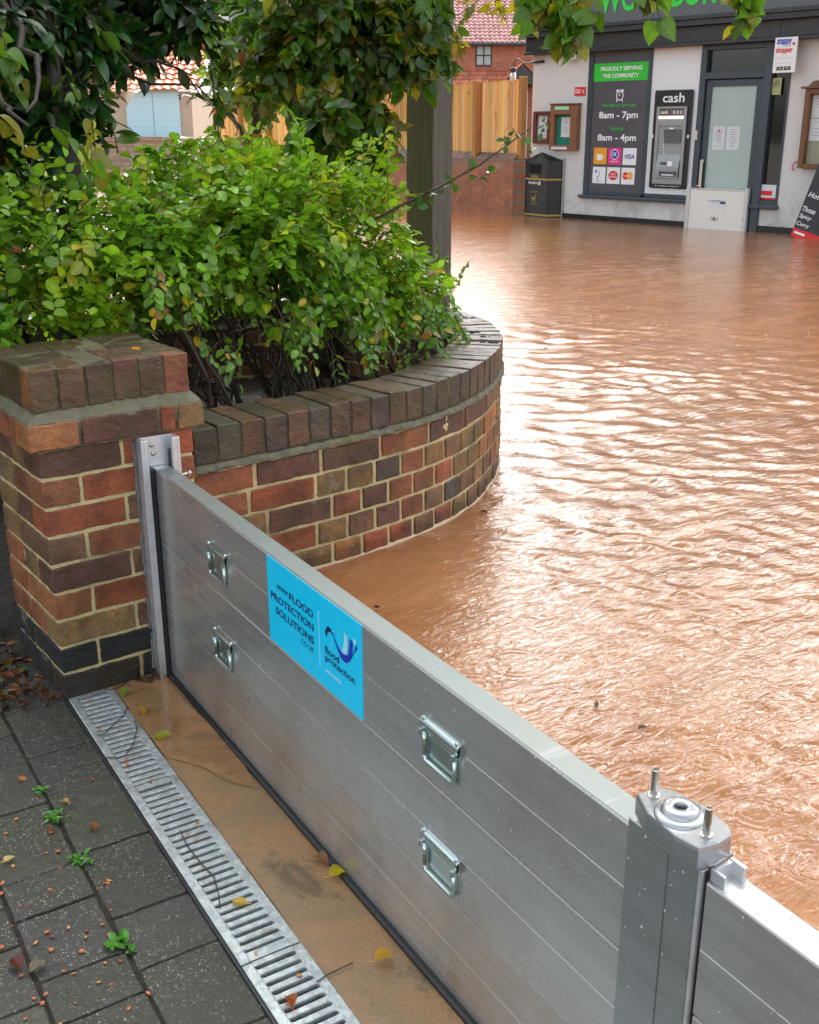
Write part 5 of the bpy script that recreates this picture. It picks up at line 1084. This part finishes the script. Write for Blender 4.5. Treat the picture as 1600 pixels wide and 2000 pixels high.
while x < 15.5:
    L_ = .075; mb.add([(x + .003, -.012, .932), (x + L_ - .003, -.012, .932), (x + L_ - .003, -.012, .955), (x + .003, -.012, .955), (x + .003, .13, 1.035), (x + L_ - .003, .13, 1.035), (x + .003, .23, .93), (x + L_ - .003, .23, .93)], [[0, 1, 2, 3], [3, 2, 5, 4], [4, 5, 7, 6]], np.array([.24, .13, .10]) * rsx.uniform(.7, 1.3)); x += L_
mb.build('coping', M_BR, gw)
n = NT('fence_timber'); c0 = n.attr('Col'); g = n.noise(1.0, 5, .65, vec=n.map((22, 22, 1.1)), dist=.8)
c = n.mix(g, n.mix(1, c0, (.72, .62, .5), 'MULTIPLY'), n.mix(1, c0, (1.15, 1.15, 1.1), 'MULTIPLY')); kn = n.ramp(n.voro(5.5, vec=n.map((1, 1, .55))), [(.05, 1), (.13, 0)]); c = n.mix(n.math('MULTIPLY', kn, .8), c, (.16, .05, .012))
c = n.mix(n.ramp(n.noise(3.0, 4, .6, vec=n.map((3, 3, .6))), [(.6, 0), (.72, .6)]), c, (.24, .10, .03))
M_FN = n.P(Base_Color=c, Roughness=.55, Normal=n.bump(g, .4, .01))
fe = thing('wooden_fence', 'tall orange close-boarded timber fence standing on the red brick wall', 'fence', (FA.x, FA.y, .0), FAN)
mb = MB(); x = .0; i = 0
while x < 14.3:
    bw_ = .093; c = np.array([.95, .62, .21]) * rsx.uniform(.72, 1.18) * np.array([1, rsx.uniform(.9, 1.15), rsx.uniform(.7, 1.6)]); dz = rsx.uniform(-.008, .008) + .0
    h_ = 2.055 if x < 2.6 else 2.10
    mb.add([(x, .075, 1.0), (x + bw_ + .022, .090, 1.0), (x + bw_ + .022, .090, h_ + dz), (x, .075, h_ + dz), (x, .098, 1.0), (x, .098, h_ + dz), (x + bw_ + .022, .098, h_ + dz)], [[0, 1, 2, 3], [4, 0, 3, 5], [3, 2, 6, 5]], c); x += bw_
mb.build('boards', M_FN, fe)
for x in (1.2, 3.05, 4.9, 6.75, 8.6, 10.4, 12.3, 14.2): mb = MB(); mb.box(x - .05, x + .05, .10, .2, .9, 2.08, (.5, .24, .08), bev=.006); mb.build('fence_post', M_FN, fe)
mb = MB(); mb.box(-.06, .05, .05, .14, .95, 2.09, (.45, .22, .07), bev=.006); mb.build('end_post', M_FN, fe)

# ---------------------------------------------------------------- buildings beyond
def pantile(mb, x0, x1, y0, z0, y1, z1, px=.24, rows=12, col=(.42, .16, .12), rs=np.random.RandomState(0)):
    """S-profile tiles: every row a corrugated strip that overlaps the one below"""
    nx = max(4, int((x1 - x0) / px)) * 8; xs = np.linspace(x0, x1, nx + 1)
    nrm = np.array([0, -(z1 - z0), (y1 - y0)]); nrm = nrm / np.linalg.norm(nrm)
    for r_ in range(rows):
        a, b = r_ / rows, (r_ + 1.15) / rows
        P = np.zeros((2, nx + 1, 3)); w_ = .028 * np.cos(2 * math.pi * (xs - x0) / px)
        for j, (t, lift) in enumerate(((a, .05), (b, .012))):
            P[j, :, 0] = xs; P[j, :, 1] = y0 + (y1 - y0) * t + nrm[1] * (lift + w_); P[j, :, 2] = z0 + (z1 - z0) * t + nrm[2] * (lift + w_)
        tint = np.repeat(rs.uniform(.75, 1.2, (nx + 1) // 8 + 1), 8)[:nx + 1]; C = np.array(col)[None, None] * np.tile(tint, (2, 1))[..., None]
        mb.grid(P, C, flip=True)
        E_ = P[:1].copy(); E2 = E_ - nrm * .04; mb.grid(np.concatenate([E2, E_]), C * .6, flip=True)
n = NT('clay_tile'); c = n.attr('Col'); M_TL = n.P(Base_Color=n.mix(n.noise(4, 5, .6), n.mix(1, c, (.7, .7, .7), 'MULTIPLY'), n.mix(1, c, (1.25, 1.2, 1.2), 'MULTIPLY')), Roughness=.5)
M_B2 = n_brickwall('house_brick', (.44, .15, .075), (.34, .10, .06), (.34, .2, .13), weather=False)
# brick house: local x to the right, y away
hx = math.atan2(-.5961, .8029)
def loc(px, py, d):   # helper: ground distance d along picture column -> world, used only to place far buildings
    u = ((px - 800) / 2130.87) * np.array(cr) + np.array(cf); return np.array([-.7818, -2.5565, 1.4111]) + u * d
h0 = Vector((30.0, 35.1, -.3)); hs_ = thing('brick_house', 'red brick house with pink pantile roof and dark-framed upper window behind the fence', 'house', h0, hx + R(4))
mb = MB(); mb.box(-6, 3.9, 0, 7, 0, 5.0); mb.box(3.9, 12, .5, 7, 0, 5.0); mb.build('wall', M_B2, hs_)
rf = MB(); pantile(rf, -6.3, 12.2, -.35, 4.93, 3.5, 8.6, .20, 26, (.50, .26, .24)); rf.build('roof', M_TL, hs_)
gt = MB(); gt.box(-6.3, 12.2, -.5, -.36, 4.80, 4.93, bev=.03); gt.build('gutter', M_MLD, hs_)
wf = MB(); wf.box(.45, 1.13, -.03, .03, 4.05, 4.86); wf = wf.build('window', M_MLD, hs_)
for a in (.51, .82):
    for z_ in (4.11, 4.49): q = MB(); q.box(a, a + .25, -.05, -.031, z_, z_ + .32); q.build('pane', flat('pane_sky', (.30, .38, .38), .1), wf)
lr = MB(); pantile(lr, -2.2, 2.55, -1.3, 3.15, 0, 4.0, .20, 5, (.46, .17, .10)); lr.box(-2.2, 2.5, -1.1, 0, 0, 3.1); lr.build('lean_to_roof', M_TL, hs_)
pc_ = MB(); pc_.prism([(1.35, 3.30), (2.95, 3.30), (2.15, 4.05)], 1.62, 1.70, M=Matrix.Rotation(R(90), 4, 'X')); pc_.build('porch_gable', M_MLD, hs_)
pr = MB()
P = np.array([[[2.15, y, 4.10], [1.25, y, 3.27]] for y in (-1.75, 0)]); pr.grid(P, (.5, .14, .06)); P = np.array([[[2.15, y, 4.10], [3.05, y, 3.27]] for y in (-1.75, 0)]); pr.grid(P, (.5, .14, .06)); pr.build('porch_roof', M_TL, hs_)
# garage with pale blue boarded doors, on the far side of the road
g0 = Vector((13.05, 32.53, -.2)); ga = thing('garage', 'pale blue boarded garage front under an orange tiled roof far left', 'garage', g0, hx)
M_PB = NT('pale_blue_board'); zb_ = M_PB.n('SeparateXYZ', Vector=M_PB.tc.outputs['Object']).outputs[2]; wv = M_PB.math('FRACT', M_PB.math('MULTIPLY', zb_, 5.6)); M_PB = M_PB.P(Base_Color=M_PB.mix(M_PB.ramp(wv, [(.0, .55), (.1, 1), (.95, 1)]), (.20, .34, .42), (.42, .66, .74)), Roughness=.5)
mb = MB(); mb.box(.2, .95, 0, 4, 0, 2.66); mb.box(2.62, 3.0, 0, 4, 0, 2.66); mb.build('wall', simple('buff_render', (.42, .36, .27), .7, vs=2), ga)
mb = MB(); mb.prism([(.95, .0), (2.62, 0), (2.62, 2.66), (1.9, 2.95), (1.3, 2.6), (.95, 2.2)], -.05, .06, M=Matrix.Rotation(R(90), 4, 'X')); mb.build('door', M_PB, ga)
mb = MB(); mb.box(1.785, 1.80, -.068, -.055, 0, 2.6); mb.build('door_joint', simple('joint_blue', (.18, .28, .33)), ga)
mb = MB(); pantile(mb, -.1, 3.3, -.3, 2.68, 2.2, 4.1, .26, 9, (.62, .20, .09)); mb.build('roof', M_TL, ga)
mb = MB(); mb.tube([(-.1, 2.2, 4.16), (3.3, 2.2, 4.16)], .13, 8, (.55, .22, .13)); mb.build('ridge', M_TL, ga)
g1 = Vector((12.6, 43.0, -.2)); hb = thing('tiled_house', 'distant house with salmon brick wall and orange roof at far left', 'house', g1, hx)
mb = MB(); mb.box(-7, 4.5, 0, 6, 0, 4.6); mb.build('wall', simple('salmon_brick', (.52, .26, .17), .7, vs=2), hb); mb = MB(); pantile(mb, -7.3, 4.8, -.3, 4.55, 2.6, 6.1, .26, 12, (.58, .20, .11)); mb.build('roof', M_TL, hb)
# low stone wall across the road
M_SW = n_brickwall('stone_wall', (.40, .31, .21), (.26, .20, .13), (.38, .32, .24), .55, weather=False)
sw = thing('stone_wall', 'low rough stone wall in front of the pale blue garage', 'wall', (10.6, 33.4, -.2), hx - R(2))
mb = MB(); xs = np.linspace(0, 5.6, 60); P = np.array([[[x, -.02 if z < 1.2 else -.05, z] for z in (0, .4, .8, 1.16, 1.2, 1.30)] + [[x, .35, 1.32]] for x in xs]); P += vn3(P, 2.2, 4) * .03; mb.grid(P, (.4, .3, .2), flip=True); mb.build('stonework', M_SW, sw)
# ---------------------------------------------------------------- litter
rs = np.random.RandomState(9)
def leafthing(name, label, cat, p, L, col, shape='oval', asp=.62, ang=0.0, tilt=.12, curl=.3, mat=M_LT, group=None):
    mb = MB(); d = np.array([[math.cos(ang), math.sin(ang), tilt]]); u = np.array([[rs.uniform(-.25, .25), rs.uniform(-.25, .25), 1.]])
    leaves(mb, np.array([[0, 0, .004]]) - d * L * .5 * np.array([1, 1, 0]), d, u, np.array([L]), np.array([col]), shape, asp, -curl * .0 + .12, .35, rs)
    mb.tube([(-math.cos(ang) * L * .5, -math.sin(ang) * L * .5, .004), (-math.cos(ang) * L * .8, -math.sin(ang) * L * .8, .006)], .0009, 4, col, cap=False, mi=0)
    mb.C = [np.asarray(c) for c in mb.C]
    o = mb.build(name, mat); o.location = p; tag(o, label, cat, group); return o
YE, OR_, BN, GN = (.60, .36, .03), (.42, .12, .025), (.16, .05, .02), (.22, .34, .04)
LT = [('yellow oval leaf lying across the middle grating slots', .0, (468, 1766), .030, YE), ('rounded bright yellow leaf on the silty concrete near the barrier', .0, (750, 1876), .036, YE), ('curled yellow leaf caught against the barrier seal', .0, (660, 1712), .036, (.52, .42, .03)), ('brown curled leaf beside the curled yellow one at the barrier foot', .0, (630, 1684), .036, (.30, .12, .04)),
      ('orange-brown leaf on the grating slots at the bottom of the picture', .004, (566, 1960), .030, (.40, .10, .03)), ('pale green leaf floating in the puddle at the pier foot', .0, (245, 1358), .034, GN), ('yellow-green leaf tip rising from the puddle beside the grating', .0, (318, 1440), .042, (.30, .30, .03)), ('yellow curled leaf in the muddy puddle', .0, (284, 1392), .036, (.50, .30, .05)),
      ('cream leaf scrap at the left edge of the paving', .0, (20, 1680), .024, (.60, .42, .14)), ('rust-brown leaf on paving near the dark joint', .0, (184, 1617), .022, (.28, .09, .02)), ('yellow leaf piece on paving above the weed', .0, (128, 1568), .018, (.55, .33, .05)), ('brown leaf under the weed on the paving', .0, (102, 1622), .020, (.20, .07, .03)),
      ('pale orange leaf on the paving near the left edge, upper', .0, (44, 1523), .020, (.48, .18, .06)), ('dark reddish leaf stuck on the lower left paving', .0, (34, 1885), .034, (.14, .03, .02)), ('olive brown round leaf on the lower left paving', .0, (75, 1893), .034, (.10, .07, .015)), ('small orange leaf on top of the pier cap', .872, (268, 686), .022, (.62, .26, .05))]
CAMV = np.array([-.7818, -2.5565, 1.4111])
def gp(px, py, z=0.0):      # picture point measured on the ground plane -> world position (measured once, real place on the ground)
    d = np.array(cf) + np.array(cr) * (px - 800) / 2130.87 - np.array(cu) * (py - 1000) / 2130.87; t = (z - CAMV[2]) / d[2]; return CAMV + d * t
for lab, z_, (px, py), L_, c_ in LT: leafthing('fallen_leaf', lab, 'leaf', gp(px, py, max(z_, .003)) , L_, c_, rs.choice(['oval', 'heart']), .75, rs.uniform(0, 6.28))
n = NT('husk'); M_HU = n.P(Base_Color=n.mix(n.noise(200, 3), n.mix(1, n.attr('Col'), (.6, .5, .5), 'MULTIPLY'), n.attr('Col')), Roughness=.3)
hk = [(90, 1667), (118, 1695), (26, 1692), (98, 1738), (193, 1736), (213, 1720), (40, 1770), (134, 1812), (169, 1818), (201, 1806), (103, 1829), (3, 1850), (70, 1842), (100, 1855), (126, 1897), (144, 1902), (42, 1906), (206, 1881), (235, 1878), (83, 1960), (50, 1990), (183, 1522), (12, 1628), (147, 1960), (66, 1950), (5, 1725), (290, 1940), (118, 2000), (32, 1600), (215, 1495), (247, 1495), (3, 1745)]
hk2 = [(195, 1424), (276, 1451), (343, 1418), (279, 1344), (248, 1484), (249, 1493), (294, 1528), (329, 1330), (386, 1607), (377, 1673), (366, 1628), (500, 1862), (352, 1560), (172, 1370), (585, 1905), (250, 1350)]
hk += [(int(a), int(b)) for a, b in zip(rs.uniform(0, 300, 22), rs.uniform(1480, 1995, 22)) if a < 120 + (b - 1480) * .55]
for k_, (px, py) in enumerate(hk + hk2):
    mb = MB(); r_ = rs.uniform(.0035, .0062); c_ = np.array([[.55, .17, .05], [.45, .12, .03], [.60, .30, .08], [.25, .07, .03]][rs.randint(4)])
    fl_ = rs.uniform(.25, .8); mb.lathe([(0, r_ * .5 * fl_), (r_ * .55, r_ * .55 * fl_), (r_ * .95, r_ * .3 * fl_), (r_, 0), (r_ * .8, -r_ * .2)], 10, Matrix.Diagonal((1, rs.uniform(.55, .9), 1, 1)), c_); o = mb.build('seed_husk', M_HU, smooth=True)
    o.location = gp(px, py, .004 if k_ >= len(hk) else .001) + np.array([0, 0, .001]); o.rotation_euler = (rs.uniform(-.3, .3), rs.uniform(-.3, .3), rs.uniform(0, 6))
    if k_ < len(hk): tag(o, 'tiny orange seed husk scattered on the dark paving blocks', 'seed husk', 'seed husks on the paving')
    else: tag(o, 'tiny orange seed husk dropped on the grating or the silty concrete', 'seed husk', 'seed husks on the drain and concrete')
def weed(lab, px, py, L_, nl, seed):
    rs_ = np.random.RandomState(seed); p = gp(px, py, 0); root = thing('weed', lab, 'weed', p); mb = MB(); N = nl; a = rs_.uniform(0, 6.28, N)
    dv = np.stack([np.cos(a), np.sin(a), rs_.uniform(.2, .9, N)], 1); leaves(mb, rs_.normal(0, L_ * .4, (N, 3)) * [1, 1, .1] + [0, 0, .002], dv, np.tile([0, 0, 1.], (N, 1)), L_ * rs_.uniform(.5, 1.1, N), np.array([.07, .24, .02]) * rs_.uniform(.6, 1.5, (N, 1)), 'oval', .5, .3, .2, rs_)
    mb.build('leaves', M_LF, root)
    mb = MB(); mb.tube([(0, 0, -.01), (.002, 0, .008)], .002, 5, (.1, .15, .03)); mb.build('stem', M_TW, root)
weed('bushiest weed growing from the paving joint beside a brown leaf', 105, 1600, .024, 22, 1); weed('slender tuft of weed at the upper end of the joint', 85, 1548, .018, 9, 2); weed('weed in the joint between the two other clumps, below the bushiest', 160, 1680, .020, 16, 3); weed('leafy weed at the lower joint crossing near the drain', 233, 1848, .028, 12, 4)
# twigs on grating
for lab, pts in (('thin bent twig lying over the upper grating', [(250, 1380), (240, 1400), (222, 1415), (205, 1432), (190, 1437)]), ('long thin reddish twig across the middle grating', [(352, 1622), (365, 1650), (395, 1688), (418, 1712), (427, 1745), (430, 1774)]), ('short brown twig at the lower grating joint', [(690, 1880), (668, 1890), (640, 1903), (618, 1918)]), ('dark twig in the puddle at the pier foot', [(200, 1345), (220, 1347), (240, 1338), (253, 1325)]), ('curved thin twig beside the first grating slots', [(262, 1402), (268, 1420), (262, 1450), (245, 1475), (228, 1480), (205, 1480)])):
    mb = MB(); P_ = np.array([gp(x_, y_, .006) for x_, y_ in pts]); c_ = P_.mean(0); mb.tube(P_ - c_, .0012, 5); o = mb.build('twig', M_TW); o.location = c_; tag(o, lab, 'twig')
# leaf mould left of the pier
mb = MB(); N = 900; P_ = np.stack([rs.uniform(-.45, -.01, N), rs.uniform(.02, .75, N), rs.uniform(.0, .012, N)], 1); k = (P_[:, 0] > -.30 * rs.uniform(.2, 1, N)) | (P_[:, 1] > .3); P_ = P_[k]; N = len(P_)
a = rs.uniform(0, 6.28, N); pal = np.array([[.22, .07, .02], [.10, .035, .015], [.35, .16, .03], [.05, .02, .01], [.10, .16, .02]])[rs.choice(5, N, p=[.3, .3, .1, .25, .05])]
leaves(mb, P_, np.stack([np.cos(a), np.sin(a), rs.normal(0, .3, N)], 1), rs.normal(0, .5, (N, 3)) + [0, 0, 1], rs.uniform(.012, .038, N), pal * rs.uniform(.5, 1.2, (N, 1)), 'oval', .6, .2, .2, rs)
tag(mb.build('leaf_litter', M_LF), 'dark wet leaf litter heaped along the left foot of the pier', 'leaf litter', kind='stuff')
mb = MB(); N = 160; P_ = np.stack([rs.uniform(.19, .275, N), rs.uniform(-.045, -.004, N), rs.uniform(.0, .014, N)], 1); a = rs.uniform(0, 6.28, N)
leaves(mb, P_, np.stack([np.cos(a), np.sin(a), rs.normal(0, .3, N)], 1), rs.normal(0, .5, (N, 3)) + [0, 0, 1], rs.uniform(.004, .012, N), np.array([.06, .03, .015]) * rs.uniform(.5, 1.8, (N, 1)), 'oval', .5, .2, .2, rs)
tag(mb.build('debris', M_LF), 'brown plant debris heaped where the pier meets the metal channel', 'debris', kind='stuff')

FL = [('small dark leaf floating on the brown water just right of the curved wall', (945, 1003), .030, (.12, .05, .02)), ('tiny dark stick floating on calm brown water above the cyan sticker', (735, 1190), .022, (.05, .03, .02)),
      ('dark leaf floating on the water above the barrier post', (1165, 1378), .022, (.08, .04, .02)), ('brown leaf drifting on the water beside the clamp post', (1255, 1425), .026, (.10, .06, .03)), ('ochre leaf drifting on open water in mid flood', (1300, 905), .030, (.30, .16, .03))]
for lab, (px, py), L_, c_ in FL: leafthing('floating_leaf', lab, 'leaf', gp(px, py, .160), L_, c_, 'oval', .5, rs.uniform(0, 6.28), tilt=.02)
mb = MB(); N = 0
for i in range(130):
    if i % 3 == 0: cl = np.array([rs.uniform(.8, 5.5), rs.uniform(-2.2, 5.5)])
    c_ = cl + rs.normal(0, .10, 2)
    if (c_[0] - BO.x) * (-DY) + (c_[1] - BO.y) * DX < .2 or inpoly(np.array([c_[0]]), np.array([c_[1]]), np.array([cvp(s_, -.05) for s_ in np.linspace(0, cs[-1], 60)] + [[-3, .1], [.3, -.1]])).any() or c_[0] < .6: continue
    mb.lathe([(.0001, .0035), (.0030, .0028), (.0048, 0), (.0046, -.004)], 8, Matrix.Translation((c_[0], c_[1], .157)) @ Matrix.Scale(rs.uniform(.5, 1.5), 4), (.6, .5, .4))
tag(mb.build('foam', simple('foam_bubbles', (.62, .52, .42), .15), smooth=True), 'pale foam bubbles and flecks dotted over the brown floodwater', 'foam', kind='stuff')
